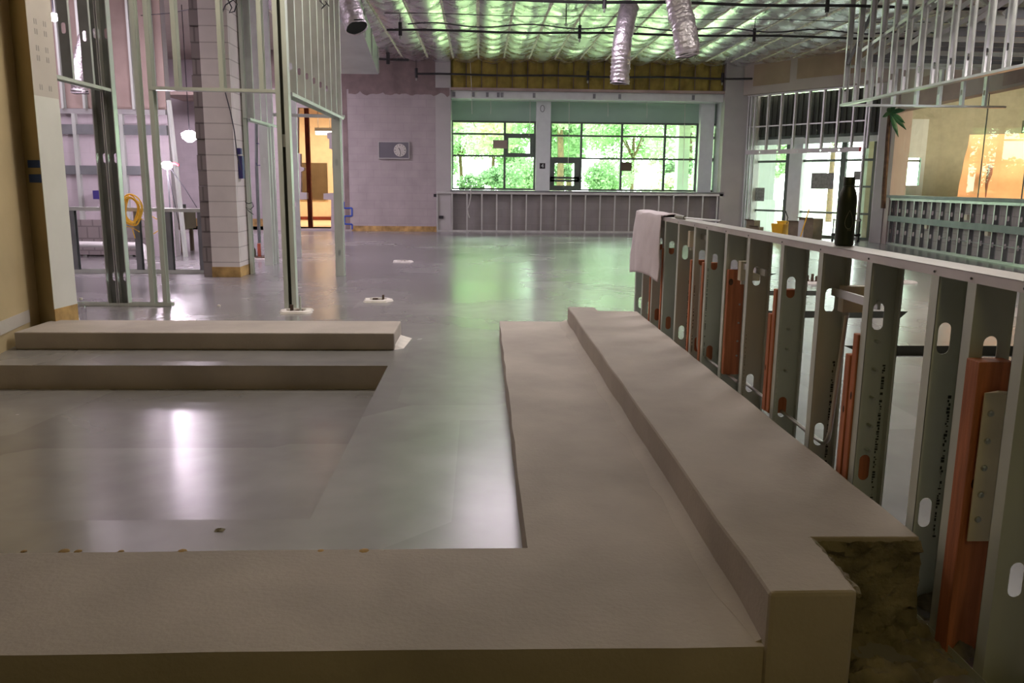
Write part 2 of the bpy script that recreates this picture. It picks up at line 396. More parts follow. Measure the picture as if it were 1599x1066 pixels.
def obround(cx, cz, w, h, n=7):
    r = w/2; pts = []
    for i in range(n+1): a = -PI + PI*i/n; pts.append((cx+r*math.cos(a), cz-h/2+r+r*math.sin(a)))
    for i in range(n+1): a = PI*i/n; pts.append((cx+r*math.cos(a), cz+h/2-r+r*math.sin(a)))
    return pts
def cstud(mb, p, u, w, d, fl, z0, z1, holes=(), t=0.0015, lip=0.008, hw=0.038, hh=0.095, two=False):
    """C-shaped stud: web from p along u (length d), flanges from its two edges along w (length fl)."""
    p = Vector((p[0], p[1], 0)); u = Vector((u[0], u[1], 0)).normalized(); w = Vector((w[0], w[1], 0)).normalized()
    hs = [obround(d/2, z, min(hw, d*0.5), hh) for z in holes if z0+0.06 < z < z1-0.06]
    mb.plate([(0, z0), (d, z0), (d, z1), (0, z1)], hs, p-w*t, u, (0, 0, 1), t if u.cross(Vector((0, 0, 1))).dot(w) > 0 else -t)
    if two: mb.m = 1  # dark web, bright flanges: shade and light painted into the stud
    for e, s in ((0, 1), (1, -1)):
        q = p+u*(d*e)
        a = q; b = q+u*(t*s); c = b+w*fl; dd = a+w*fl
        mb.hexa([(v.x, v.y, z0) for v in (a, b, c, dd)]+[(v.x, v.y, z1) for v in (a, b, c, dd)])
        if lip:
            a2 = q+w*(fl-t); b2 = a2+u*(lip*s); c2 = b2+w*t; d2 = a2+w*t
            mb.hexa([(v.x, v.y, z0) for v in (a2, b2, c2, d2)]+[(v.x, v.y, z1) for v in (a2, b2, c2, d2)])
    mb.m = 0
    return mb
def channel(mb, a, b, w, h, t=0.0015, down=True):
    """U track from a to b (centre line of its web); legs of height h hang down (or stand up)."""
    a = Vector(a); b = Vector(b); d = (b-a).normalized(); r = Vector((d.y, -d.x, 0)).normalized(); s = -1 if down else 1
    up = Vector((0, 0, 1))
    def slab(o, wd, z0, z1):
        q = [a+r*(o-wd/2), a+r*(o+wd/2), b+r*(o+wd/2), b+r*(o-wd/2)]
        mb.hexa([v+up*z0 for v in q]+[v+up*z1 for v in q])
    slab(0, w, min(0, s*t), max(0, s*t))
    slab(-w/2+t/2, t, min(0, s*h), max(0, s*h)); slab(w/2-t/2, t, min(0, s*h), max(0, s*h))
    return mb

# ================================================================== THE SETTING
FARY = 22.6
# ---- floor: one slab with a sunken sloping bay and four shallow sunken strips
XP, YP0, YP1, DP = -0.655, 3.04, 5.787, 0.17
slots = []
for (px, py), xl in (((1588, 540), 3.0), ((1418, 486), 2.9), ((1293, 454), 2.9), ((1213, 427), 2.9)):
    c = at_z(px, py, 0); slots.append((xl, c.x, c.y))
f = MB()
outer = [(-13, -9.0), (10.2, -9.0), (10.2, 24.6), (-4.3, 24.6), (-13, 24.7)]
pit = [(-3.62, YP0), (XP, YP0), (XP, YP1), (-3.62, YP1)]
holes = [pit]
for xl, xr, yb in slots:
    holes.append([(xl, yb-0.46), (xr-0.32, yb-0.46), (xr, yb), (xl, yb)])
f.m = 0
tri = tessellate_polygon([[Vector((p[0], p[1], 0)) for p in lp] for lp in [outer]+holes])
flat = [p for lp in [outer]+holes for p in lp]
f.add([(p[0], p[1], 0) for p in flat], [t for t in tri])
# ramped bottom of the bay (front edge at floor level), its back and right faces
FD = 0.014
f.add([(-3.62, YP0, -FD), (XP, YP0, -FD), (XP, YP1, -DP), (-3.62, YP1, -DP)], [(0, 1, 2, 3)])
f.add([(-3.62, YP0, 0), (XP, YP0, 0), (XP, YP0, -FD), (-3.62, YP0, -FD)], [(0, 1, 2, 3)])
f.m = 1
f.add([(-3.62, YP1, -DP), (XP, YP1, -DP), (XP, YP1, 0), (-3.62, YP1, 0)], [(0, 1, 2, 3)])
f.add([(XP, YP0, 0), (XP, YP1, 0), (XP, YP1, -DP), (XP, YP0, -FD)], [(0, 1, 2, 3)])
f.add([(-3.62, YP0, 0), (-3.62, YP1, 0), (-3.62, YP1, -DP), (-3.62, YP0, -FD)], [(0, 1, 2, 3)])
for xl, xr, yb in slots:
    D = 0.085
    f.m = 0
    f.add([(xl, yb-.46, 0), (xr-.32, yb-.46, 0), (xr, yb, -D), (xl, yb, -D)], [(0, 1, 2, 3)])
    f.m = 2  # near-black faces: shade of the sunken strips is put into the colour
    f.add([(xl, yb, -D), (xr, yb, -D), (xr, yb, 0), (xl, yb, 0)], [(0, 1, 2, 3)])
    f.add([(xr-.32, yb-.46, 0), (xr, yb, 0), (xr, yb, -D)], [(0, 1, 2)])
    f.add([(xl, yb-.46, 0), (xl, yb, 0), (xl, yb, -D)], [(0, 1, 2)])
struct(f, 'floor', [M['floor'], M['curb'], M['dkpanel_shade']], origin=(0, 0, 0))

# ---- ceiling: sagging foil between purlins over the hall, plain deck elsewhere
CZ = 4.47; SP = 0.655; XC0 = -3.98
def foil(u, v):
    x = XC0+u*SP*21; y = 3.0+v*(FARY-3.0)
    ph = (x-XC0)/SP; fr = ph-math.floor(ph)
    nx = noise.noise(Vector((x*0.9, y*0.35, 3.1)))
    sag = 4*fr*(1-fr)
    z = CZ - sag*(0.085+0.03*nx)
    z += sag*0.020*math.sin(y*9.0+2.5*math.sin(math.floor(ph)*1.7)+3*nx)*(0.4+noise.noise(Vector((x*1.3, y*0.8, 9))))
    z += 0.012*noise.noise(Vector((x*4, y*3, 1)))
    return Vector((x, y, z))
g = MB(); g.grid(foil, 21*10, 230)
ceil = struct(g, 'ceiling', M['foil'], smooth=True, origin=(0, 10, CZ))
for i in range(22):
    x = XC0+i*SP
    b = MB(); y = 3.0; k = 0
    pts = []
    while y < FARY:
        pts.append(Vector((x+random.uniform(-.006, .006), y, CZ-0.004))); y += 0.8
    b.tube(pts, [0.022+random.uniform(0, .012) for _ in pts], 6)
    b.build('purlin', M['purlin'], ceil)
d = MB(); d.box(-13, 18.2, -9.0, 25, CZ+0.16, CZ+0.3); struct(d, 'ceiling_deck', M['beige'])

# ---- walls
w = MB()
hole = [at_y(x, y, FARY) for x, y in ((464, 357), (464, 312), (479, 311), (479, 301), (470, 300), (470, 268), (474, 266), (475, 262), (469, 260), (469, 240), (465, 239), (465, 168),
        (519, 168), (519, 186), (521, 188), (521, 206), (510, 207), (511, 216), (514, 217), (514, 232), (519, 233), (519, 262), (521, 263), (521, 301), (505, 302), (505, 311), (517, 312), (517, 357))]
hole = [(p.x, max(p.z, 0.03)) for p in hole]
w.plate([(-5.6, -0.05), (-0.78, -0.05), (-0.78, 3.68), (-5.6, 3.68)], [hole], (0, FARY, 0), (1, 0, 0), (0, 0, 1), -0.2)
wf = struct(w, 'wall_far', M['farwall'], origin=(0, FARY, 0))
w = MB(); w.box(-5.6, -0.78, FARY, FARY+.2, 3.68, 4.7); w.build('bare_block_band', M['rawblock'], wf)
w = MB()
top = [(-3.45+k*.06, 3.57+.09*noise.noise(Vector((k*.31, 2, 0)))+.05*noise.noise(Vector((k*.9, 5, 0)))) for k in range(45)]
w.plate([(-3.45, 3.75)]+top+[(-3.45+44*.06, 3.75)], [], (0, FARY-.006, 0), (1, 0, 0), (0, 0, 1), -.006)
w.box(-3.62, -3.50, FARY-.006, FARY+.01, 0.05, 3.75)
w.build('bare_patch', M['rawblock'], wf)
w = MB(); w.box(-0.78, 7.25, FARY+.12, FARY+.3, 0, 1.08); struct(w, 'wall_under_windows', M['sillblock'])
w = MB(); w.box(-1.18, -0.78, FARY-.004, FARY+.25, 0, 4.7); struct(w, 'wall_pier', M['pilaster'])
w = MB(); w.box(6.50, 7.2, FARY-.05, FARY+.25, 0, 4.7); struct(w, 'wall_pier', M['pilaster'])
hd = MB(); hd.box(-0.78, 6.50, FARY+.10, FARY+.35, 3.70, 4.7); wl = struct(hd, 'wall_over_windows', M['rawblock'])
w = MB()
x = -0.78
while x < 6.48:                                                 # yellow insulation batts between short studs
    x1 = min(6.48, x+0.405); cx = (x+x1)/2
    w.grid(lambda u, v: Vector((x+.012+u*(x1-x-.024), FARY+.085-.07*math.sin(PI*u)**.5-.02*noise.noise(Vector((x+u*3, v*4, 2))), 3.76+v*.72)), 6, 8); x = x1
w.build('insulation_batts', M['batt'], wl)
w = MB(); w.box(-0.78, 6.50, FARY-.02, FARY+.12, 3.70, 3.765); w.build('sill_plate', M['plasterbrown'], wl)
wb = MB(); wb.box(-0.78, 6.50, FARY+.12, FARY+.75, 3.50, 3.70); wb = struct(wb, 'trim_1', M['whitebeam'])
w = MB()
for px in (709, 739, 761, 778, 784, 834, 928, 968, 1083): 
    p = at_y(px, 146, FARY+.1); w.box(p.x-.035, p.x+.035, FARY+.09, FARY+.12, 3.54, 3.66)
w.build('bracket', M['dkgalv'], wb)
# bulkhead above the glass
bk = MB(); bk.box(-0.78, 6.50, FARY+.78, FARY+.86, 2.98, 3.60); struct(bk, 'wall_bulkhead', M['teal'])
w = MB(); w.box(-0.95, -0.78, FARY+.25, FARY+1.0, 0, 3.7); struct(w, 'wall_reveal', M['whitebeam'])
w = MB(); w.box(6.50, 6.67, FARY+.25, FARY+1.0, 0, 3.7); struct(w, 'wall_reveal', M['whitebeam'])
w = MB(); w.box(-0.8, 6.6, FARY-.06, FARY+1.0, 1.08, 1.115); struct(w, 'trim_2', M['dkgalv'])
w = MB(); w.box(-0.95, 6.67, FARY+.8, FARY+1.0, 0, 1.08); struct(w, 'wall_outer_sill', M['sillblock'])

# ---- shell round the unseen sides
w = MB(); w.box(-13, 10.3, -9.2, -9.0, -.1, 4.8); struct(w, 'wall_back', M['plasterbrown'])
lw = MB(); lw.plate([(-3.60, -9.0), (-3.52, 5.6), (-3.575, 6.16), (-3.685, 6.83), (-3.685, 7.0), (-4.0, 7.0), (-4.0, -9.0)], [], (0, 0, -0.3), (1, 0, 0), (0, 1, 0), 4.9)
wlft = struct(lw, 'wall_left', M['tan'])
w = MB(); w.plate([(-3.605, 6.2), (-3.70, 6.83), (-3.685, 6.835), (-3.575, 6.205)], [], (0, 0, 0.135), (1, 0, 0), (0, 1, 0), 0.10); w.build('torn_paper_base', M['paper'], wlft)
w = MB(); w.box(-13, -4.0, 6.9, 7.1, -.1, 4.8); struct(w, 'wall_side', M['beige'])
w = MB(); w.box(-13.2, -13, -9.0, 25, -.1, 4.8); struct(w, 'wall_outer', M['beige'])
w = MB(); w.box(-13, -5.6, 24.6, 24.8, -.1, 4.8); wd = struct(w, 'wall_deep', M['lilac'])
w = MB(); w.box(-13, -5.6, 24.58, 24.6, 0, 0.22); struct(w, 'baseboard_deep', M['rust'])
w = MB(); w.box(-5.6, -5.4, FARY+.2, 24.6, -.1, 4.8); struct(w, 'wall_return', M['lilacy'])
w = MB(); w.box(-3.45, -1.18, FARY-.012, FARY, 0, 0.14); struct(w, 'baseboard_far', M['rust'])
# jamb end of the left wall: paper-brown face towards us, pale face towards the hall
A, B = at_z(86, 501.5, .135), at_z(121.6, 492, .135)
j = MB(); j.hexa([(-3.685, 6.98, 0), (A.x, A.y, 0), (B.x, B.y, 0), (-3.685, B.y, 0), (-3.685, 6.98, 4.7), (A.x, A.y, 4.7), (B.x, B.y, 4.7), (-3.685, B.y, 4.7)])
jamb = struct(j, 'wall_jamb', M['jamb'])
dv = (B-A); dv.z = 0; ln = dv.length; du = dv.normalized(); nn = Vector((du.y, -du.x, 0))
zs = 1.93
def onface(s, z, e): return Vector((A.x, A.y, 0))+du*s+nn*e+Vector((0, 0, z))
def facebox(mb, s0, s1, z0, z1, e0, e1):
    mb.hexa([onface(s0, z0, e0), onface(s1, z0, e0), onface(s1, z0, e1), onface(s0, z0, e1), onface(s0, z1, e0), onface(s1, z1, e0), onface(s1, z1, e1), onface(s0, z1, e1)])
w = MB(); facebox(w, 0, ln, .235, zs, 0, .004); w.build('white_board', M['white'], jamb)
w = MB(); facebox(w, 0, ln, zs, 4.7, 0, .004); w.build('paper_board', M['paper'], jamb)
w = MB(); facebox(w, 0, ln, 0, .235, 0, .006); w.build('stained_base', M['rust'], jamb)
w = MB()
for z in (1.98, 2.20, 2.275, 2.40, 2.475):
    for s in (0.25, 0.62):
        for q in (0, .055): facebox(w, ln*(s+q*1.4), ln*(s+q*1.4)+.012, z, z+.042, .004, .0048)
w.build('printed_mark', M['mark'], jamb)
for py0, py1 in ((250, 262), (272, 285)):
    p = at_y(45, py0, 6.95); q = at_y(63, py1, 6.95); F0 = Vector((-3.685, 6.98, 0)); F1 = Vector((A.x, A.y, 0)); fu_ = (F1-F0); fn_ = Vector((fu_.y, -fu_.x, 0)).normalized()
    w = MB(); w.hexa([F0+fu_*t+fn_*e+Vector((0, 0, z)) for z in (q.z, p.z) for t, e in ((.25, .001), (.99, .001), (.99, .006), (.25, .006))]); w.build('masking_tape', M['bluetape'], jamb)

# ---- block wall of the room on the left with its steel ledgers
w = MB(); w.box(-9.5, -5.24, 14.5, 14.7, -.1, 4.7); lb = struct(w, 'wall_block', M['lilac'])
w = MB(); w.box(-9.5, -5.24, 14.48, 14.5, 2.45, 4.7); w.build('brown_upper_board', M['plasterbrown'], lb)
w = MB(); w.box(-9.5, -5.24, 14.42, 14.5, 2.36, 2.44); w.build('ledge_strip', M['galvb'], lb)
w = MB(); w.box(-9.5, -5.24, 14.44, 14.5, 2.03, 2.19); w.build('upper_ledger', M['dkgalv'], lb)
w = MB(); w.box(-9.5, -5.62, 14.44, 14.5, 1.375, 1.52); w.build('lower_ledger', M['dkgalv'], lb)
w = MB(); w.box(-9.5, -5.62, 14.40, 14.5, 0.03, 0.62); w.build('block_base', M['pillarraw'], lb)
for xx in (-6.75, -5.98, -7.5):
    w = MB(); w.box(xx-.03, xx+.03, 14.42, 14.5, 0, 2.36); w.build('batten', M['galv'], lb)
for xx in (-7.1, -6.9, -6.55, -6.2, -5.75, -5.4):
    w = MB(); cstud(w, (xx, 14.46), (0, -1), (1, 0), .09, .04, 2.44, 4.6); w.build('stud', M['galv'], lb)

# ---- orange-lit room beyond the broken wall
w = MB(); w.box(-8.4, -1.85, 29.0, 29.2, -.1, 4.8); ow = struct(w, 'wall_beyond', M['orangewall'])
w = MB(); w.box(-8.4, -8.2, 24.8, 29, -.1, 4.8); struct(w, 'wall_beyond_side', M['orangewall'])
w = MB(); w.box(-2.0, -1.85, 22.8, 29, -.1, 4.8); struct(w, 'wall_beyond_side', M['orangewall'])
w = MB(); w.box(-8.4, -1.85, 22.8, 29.2, -.15, 0.0); struct(w, 'floor_beyond', M['orangewall'])
w = MB(); w.box(-8.4, -1.85, 22.8, 29.2, 3.5, 3.6); struct(w, 'ceiling_beyond', M['plasterbrown'])
bd = MB(); p = at_y(466, 254, 28.95); q = at_y(512, 312, 28.95); bd.box(p.x, q.x, 28.93, 29.0, q.z, p.z)
bd.build('dark_wall_board', M['board'], label='dark brown board on the orange-lit wall seen through the broken opening', cat='board')
b = MB(); b.box(-8.2, -2.0, 28.96, 29.0, 0.02, 0.12); struct(b, 'baseboard_beyond', M['redsteel'])
c = MB(); p = at_y(485, 352, 24.2)
c.box(p.x-.06, p.x+.06, 24.15, 24.27, 0, 3.5)
c.build('steel_column', M['redsteel'], label='slim red primed steel column standing behind the broken opening', cat='column')
fl = thing('fluorescent_light', (at_y(505, 206, 26).x, 26, at_y(505, 206, 26).z), 'glowing fluorescent strip light behind the red steel column', 'light')
p = ORI[fl.name]; b = MB(); b.box(p.x-.22, p.x+.26, 25.9, 26.1, p.z-.08, p.z+.02); b.build('tube', M['tube'], fl)
b = MB(); b.box(p.x-.24, p.x+.28, 25.9, 26.1, p.z+.02, p.z+.12); b.build('housing', M['sheet'], fl)
for s in (-.15, .2):
    b = MB(); b.tube([(p.x+s, 26, p.z+.1), (p.x+s, 26, 3.5)], .008, 5); b.build('hanger', M['dkwire'], fl)

# ---- storefront corner and right side
SP1, SP2 = (7.2, 22.6), (9.5, 19.3)
sd = Vector((SP2[0]-SP1[0], SP2[1]-SP1[1], 0)); slen = sd.length; sd.normalize(); sn = Vector((sd.y, -sd.x, 0))   # sn points into the hall
if sn.y > 0: sn = -sn
def sf(s, z, e=0.0): return Vector((SP1[0], SP1[1], 0))+sd*s+sn*e+Vector((0, 0, z))
def sbox(mb, s0, s1, z0, z1, e0, e1):
    return mb.hexa([sf(s0, z0, e0), sf(s1, z0, e0), sf(s1, z0, e1), sf(s0, z0, e1), sf(s0, z1, e0), sf(s1, z1, e0), sf(s1, z1, e1), sf(s0, z1, e1)])
def s_at(px, py, e=0.0):
    P = sf(0, 0, e); Q = sf(1, 0, e); h = at_line(px, py, (P.x, P.y), (Q.x, Q.y))
    return (Vector((h.x-P.x, h.y-P.y, 0)).dot(sd), h.z)
w = MB(); sbox(w, -.05, slen+.05, 3.66, 4.75, .0, .25); wsf = struct(w, 'wall_corner', M['beige'])
w = MB(); sbox(w, .25, 1.35, 3.86, 4.40, .25, .256); sbox(w, 1.55, 3.6, 3.92, 4.42, .25, .256)
w.build('bare_patch', M['peel'], wsf)
w = MB(); sbox(w, -.02, slen, 2.60, 3.66, -.55, -.45); struct(w, 'wall_dark_soffit', M['dkpanel_shade'])
w = MB()
for k in range(26): sbox(w, .04+k*.155, .09+k*.155, 2.60, 3.66, -.45, -.41)
w = struct(w, 'trim_3', M['dkpanel_shade'])
w = MB(); sbox(w, slen-.25, slen+.02, 0, 4.75, -.15, .12); struct(w, 'wall_corner_pilaster', M['pilaster'])
w = MB(); sbox(w, -.1, .02, 0, 3.7, -.55, .0); struct(w, 'wall_corner_reveal', M['pilaster'])
# entrance glazing on a line behind the studs
E0 = -0.50
def ents(px, py): return s_at(px, py, E0)
en = thing('door_1', sf(slen/2, 0, E0), None, None, kind='structure')
def ebar(px0, px1, z0, z1, nm='mullion', m=M['winframe'], e=(.04)):
    s0 = ents(px0, 300)[0]; s1 = ents(px1, 300)[0]
    b = MB(); sbox(b, s0, s1, z0, z1, E0-e, E0+e); b.build(nm, m, en)
b = MB(); sbox(b, 0, slen, 0.0, 2.62, E0-.004, E0+.004); b.build('glass_pane', M['glassc'], en)
for a, c in ((1157, 1160), (1225, 1231), (1310, 1318), (1360, 1363)): ebar(a, c, 0, 2.62)
for z0, z1 in ((0.0, .07), (0.62, .67), (1.92, 1.98), (2.52, 2.62)):
    b = MB(); sbox(b, 0, slen-.1, z0, z1, E0-.03, E0+.03); b.build('transom', M['winframe'], en)
s0, _ = ents(1318, 300); s1, _ = ents(1360, 300)
b = MB(); sbox(b, s0, s1, 1.28, 1.33, E0-.03, E0+.03); b.build('door_rail', M['winframe'], en)
ebar(1232, 1252, 0, 2.55, 'white_post', M['whitecol'], .09)
b = MB(); sbox(b, .0, slen-.2, 2.38, 2.52, E0+.04, E0+.12); b.build('white_lintel', M['whitebeam'], en)

# right wall: pony part, glass above, solid nearer the camera
RP, RQ = (9.5, 19.3), (9.05, 13.5)
rd = Vector((RQ[0]-RP[0], RQ[1]-RP[1], 0)).normalized(); rn = Vector((rd.y, -rd.x, 0))
if rn.x > 0: rn = -rn
def rf(s, z, e=0.0): return Vector((RP[0], RP[1], 0))+rd*s+rn*e+Vector((0, 0, z))
def rbox(mb, s0, s1, z0, z1, e0, e1):
    return mb.hexa([rf(s0, z0, e0), rf(s1, z0, e0), rf(s1, z0, e1), rf(s0, z0, e1), rf(s0, z1, e0), rf(s1, z1, e0), rf(s1, z1, e1), rf(s0, z1, e1)])
RL = 8.2
w = MB(); rbox(w, 0, RL, 0, 1.06, -.30, -.12); struct(w, 'wall_right_low', M['lilacy'])
w = MB(); rbox(w, 0, RL, 1.06, 1.12, -.32, .06); struct(w, 'trim_4', M['dkgalv'])
w = MB(); rbox(w, 0, RL, 3.0, 4.75, -.25, .0); wr = struct(w, 'wall_right_upper', M['beige'])
w = MB(); rbox(w, 1.2, 3.2, 3.0, 3.6, .0, .01); rbox(w, 4.6, 5.4, 3.05, 3.7, .0, .01); w.build('bare_patch', M['plasterbrown'], wr)
g = MB(); g.add([rf(.30, 1.12, -.02), rf(RL, 1.12, -.17), rf(RL, 3.0, -.17), rf(.30, 3.0, -.02)], [(0, 1, 2, 3)]); wn = struct(g, 'window_6', M['glassi'])
for s in (3.9, 5.35, 6.8):
    w = MB(); rbox(w, s, s+.012, 1.12, 3.0, -.145, -.125); w.build('glass_joint', M['dkgalv'], wn)
w = MB(); rbox(w, -.05, .32, 0, 4.75, -.30, .05); struct(w, 'wall_right_pier', M['beige'])
p = rf(RL, 0); w = MB(); w.box(p.x, p.x+.2, -9.0, p.y, -.1, 4.8); struct(w, 'wall_right', M['beige'])
# room behind the glass
w = MB(); w.box(9.6, 18, 20.6, 20.8, -.1, 1.10); struct(w, 'wall_beyond_glass', M['greywall'])
w = MB(); w.box(9.6, 18, 20.6, 20.8, 2.95, 4.8); struct(w, 'wall_beyond_glass', M['greywall'])
for a, c in ((9.6, 10.12), (11.0, 13.4), (15.2, 18)):
    w = MB(); w.box(a, c, 20.6, 20.8, 1.10, 2.95); struct(w, 'wall_beyond_glass', M['greywall'])
w = MB(); w.box(17.9, 18.1, 10, 20.8, -.1, 4.8); struct(w, 'wall_beyond_glass', M['greywall'])
w = MB(); w.box(9.4, 18.1, 10.8, 11.0, -.1, 4.8); struct(w, 'wall_beyond_glass', M['greywall'])
w = MB(); w.box(9.6, 18, 11, 20.8, -.1, 0.0); struct(w, 'floor_beyond_glass', M['floor'])
def window(nm, x0, x1, z0, z1, y, vs, hs, fr=.05, m=None, gl=None, extra=()):
    """framed window lying along x: vs vertical bars, hs horizontal bars (x0, x1 optional)"""
    r = thing(nm, ((x0+x1)/2, y, z0), None, None, kind='structure')
    b = MB(); b.box(x0, x1, y-.004, y+.004, z0, z1); b.build('glass_pane', gl or M['glass'], r)
    b = MB()
    b.box(x0, x0+fr, y-.05, y+.05, z0, z1); b.box(x1-fr, x1, y-.05, y+.05, z0, z1)
    b.box(x0+fr, x1-fr, y-.05, y+.05, z0, z0+fr); b.box(x0+fr, x1-fr, y-.05, y+.05, z1-fr, z1); b.build('frame', m or M['winframe'], r)
    for x, a, c, t in vs:
        b = MB(); b.box(x-t/2, x+t/2, y-.045, y+.045, a, c); b.build('mullion', m or M['winframe'], r)
    for z, a, c, t in hs:
        b = MB(); b.box(a, c, y-.042, y+.042, z-t/2, z+t/2); b.build('transom', m or M['winframe'], r)
    for a, c, e, g_, t in extra:                       # opening sash: rectangle with a thick frame
        b = MB(); b.box(a, a+t, y-.07, y+.06, e, g_); b.box(c-t, c, y-.07, y+.06, e, g_); b.box(a+t, c-t, y-.07, y+.06, e, e+t); b.box(a+t, c-t, y-.07, y+.06, g_-t, g_); b.build('sash', m or M['winframe'], r)
    return r
window('window_4', 13.4, 15.2, 1.12, 2.95, 20.65, [(14.3, 1.12, 2.95, .10)], [(2.62, 13.4, 15.2, .06), (2.25, 13.4, 15.2, .06)])
window('window_5', 10.12, 11.0, 1.12, 2.45, 20.65, [], [(1.95, 10.12, 11.0, .05)])
dr = thing('door_2', (10.55, 20.55, 0), None, None, kind='structure')
b = MB(); b.plate([(10.1, 1.05), (11.02, 1.05), (11.02, 2.95), (10.1, 2.95)], [[(10.42, 1.35), (10.92, 1.35), (10.92, 2.02), (10.42, 2.02)]], (0, 20.55, 0), (1, 0, 0), (0, 0, 1), -.05); b.build('door_leaf', M['doorblue'], dr)

# windows of the far wall
GY = FARY+.80
def gx(px): return at_y(px, 240, GY).x
def gz(py): return at_y(900, py, GY).z
W0, WT = 1.12, 2.98
za, zb = gz(211), gz(246)
window('window_1', gx(705), gx(836), W0, WT, GY, [(gx(788), W0, WT, .06)], [(za, gx(705), gx(836), .05), (zb+.02, gx(705), gx(836), .05)], extra=[(gx(788), gx(833), zb, za, .10)])
window('window_2', gx(858), gx(1088), W0, WT, GY, [(gx(907), W0, WT, .06), (gx(970), W0, WT, .06), (gx(1037), W0, WT, .06)], [(za-.02, gx(858), gx(1088), .05), (zb-.02, gx(858), gx(1088), .05)], extra=[(gx(858), gx(905), 1.12, zb-.02, .14), (gx(858), gx(905), 1.36, 1.50, .06)])
window('window_3', gx(1108), gx(1130), W0, WT, GY, [], [(za-.03, gx(1108), gx(1130), .07), (zb-.02, gx(1108), gx(1130), .09)])
b = MB(); b.box(gx(836), gx(858), GY-.25, GY+.05, W0-.02, 3.55); struct(b, 'wall_column', M['whitecol'])
b = MB(); b.box(gx(1088), gx(1109), GY-.25, GY+.05, W0-.02, 3.55); struct(b, 'wall_column', M['whitecol'])

# ---- outdoors
w = MB(); w.box(-60, 70, 24.8, 90, -.25, -.1); struct(w, 'ground', M['lawn'])
w = MB(); w.box(4, 30, 20.9, 27.5, -.1, -.03); struct(w, 'path', M['paving'])
w = MB(); w.box(-1.2, 8.0, FARY+1.05, FARY+2.6, 3.05, 3.25); struct(w, 'trim_5', M['eave'])

# ================================================================== CONCRETE LEDGES
L1, L2 = 0.135, 0.292
cl = thing('concrete_ledge', (0.5, 2.2, 0), 'long L-shaped two-tier cast concrete ledge running from the foreground along the stud wall', 'concrete ledge')
def ridge(pts, name, h, m=M['curb'], parent=cl, jit=0.004, z0=0.0):
    """prism whose outline is subdivided and slightly uneven, like hand-formed concrete"""
    out = []
    for i, p in enumerate(pts):
        q = pts[(i+1) % len(pts)]; d = math.hypot(q[0]-p[0], q[1]-p[1]); k = max(1, int(d/0.22)); jj = p[2] if len(p) > 2 else jit
        for s in range(k):
            t = s/k; e = jj if s else 0
            out.append((p[0]+(q[0]-p[0])*t+random.uniform(-e, e), p[1]+(q[1]-p[1])*t+random.uniform(-e, e)))
    b = MB(); b.plate(out, [], (0, 0, z0), (1, 0, 0), (0, 1, 0), h-z0)
    return b.build(name, m, parent, bevel=0.012)
lower = [(-3.42, 1.895), (0.74, 1.888), (0.74, 6.92), (0.168, 6.94), (0.155, 2.475), (-3.42, 2.462)]
ridge(lower, 'lower_tier', L1)
upper = [(0.722, 1.872), (0.945, 1.872, .010), (0.955, 2.0, .012), (0.962, 2.195, .006), (1.275, 2.19), (1.262, 6.50), (0.955, 6.52), (0.945, 6.72), (0.725, 6.74)]
ridge(upper, 'upper_tier', L2)
# sloping mortar fillet along the foot of the riser
b = MB(); n = 40
vs = []; 
for i in range(n+1):
    y = 1.91+i*(4.95/n); e = random.uniform(-.012, .012) if 0 < i < n else 0
    k_ = min(1, .35+i*.25); vs += [(0.728-(.058-e)*k_, y, L1+.001), (0.728, y, L1+.030*k_), (0.728, y, L1-.02)]
fs = []
for i in range(n):
    for k in range(3): fs.append((i*3+k, i*3+(k+1) % 3, (i+1)*3+(k+1) % 3, (i+1)*3+k))
fs += [(0, 1, 2), (n*3+2, n*3+1, n*3)]
b.add(vs, fs); b.build('mortar_fillet', M['curb'], cl, smooth=True)
# chips and crumbs along the back edge of the front ledge
for px, w_ in ((35, 5), (98, 14), (120, 8), (187, 5), (283, 12), (500, 10), (568, 16), (600, 4)):
    p = at_z(px, 861, L1); r = .004+w_*.0005; b = MB()
    b.lathe([(r*1.6, 0), (r*1.3, r*.3), (r*.5, r*.5)], (p.x, p.y+.008, L1-.003), 7)
    b.build('mortar_crumb', M['rust'], cl)

kb = MB(); kb.box(-3.555, -0.665, 6.345, 6.93, 0, L1)
kb = kb.build('concrete_curb', M['curb'], bevel=0.010, label='low straight concrete curb beyond the sunken bay, butting against the tan wall', cat='concrete curb')
b = MB(); b.hexa([(-.67, 6.36, .0), (-.60, 6.42, 0), (-.57, 6.86, 0), (-.67, 6.90, 0), (-.67, 6.40, .035), (-.655, 6.42, .02), (-.64, 6.8, .02), (-.67, 6.86, .03)])
b.build('mortar_smear', M['grout'], kb)

def rub(u, v):
    x = 0.955+u*0.52; y = 1.55+v*1.10
    z = -.012+.05*noise.noise(Vector((x*7, y*7, 0)))+.035*noise.noise(Vector((x*19, y*19, 4)))+.02*noise.noise(Vector((x*45, y*45, 8)))
    return Vector((x, y, max(-.05, z+.02)))
b = MB(); b.grid(rub, 50, 80); b.build('broken_concrete', M['rubble'], smooth=True, label='rough broken concrete patch in the notch between ledge end and stud wall', cat='rubble', kind='stuff')

b = MB(); b.grid(lambda u, v: Vector((.962+u*.31, 2.186-.03*abs(noise.noise(Vector((u*5, v*6, 3))))-.012*noise.noise(Vector((u*17, v*17, 7)))-.03*(1-v)**2, .0+v*.283)), 26, 22)
b.build('broken_face', M['rubble'], cl, smooth=True)
b = MB(); pts = [(.950+random.uniform(-.008, .010), 1.875+i*.32/14, L2-.008+random.uniform(-.006, .004)) for i in range(15)]
b.tube(pts, [random.uniform(.006, .013) for _ in pts], 6); b.build('chipped_edge', M['rubble'], cl)

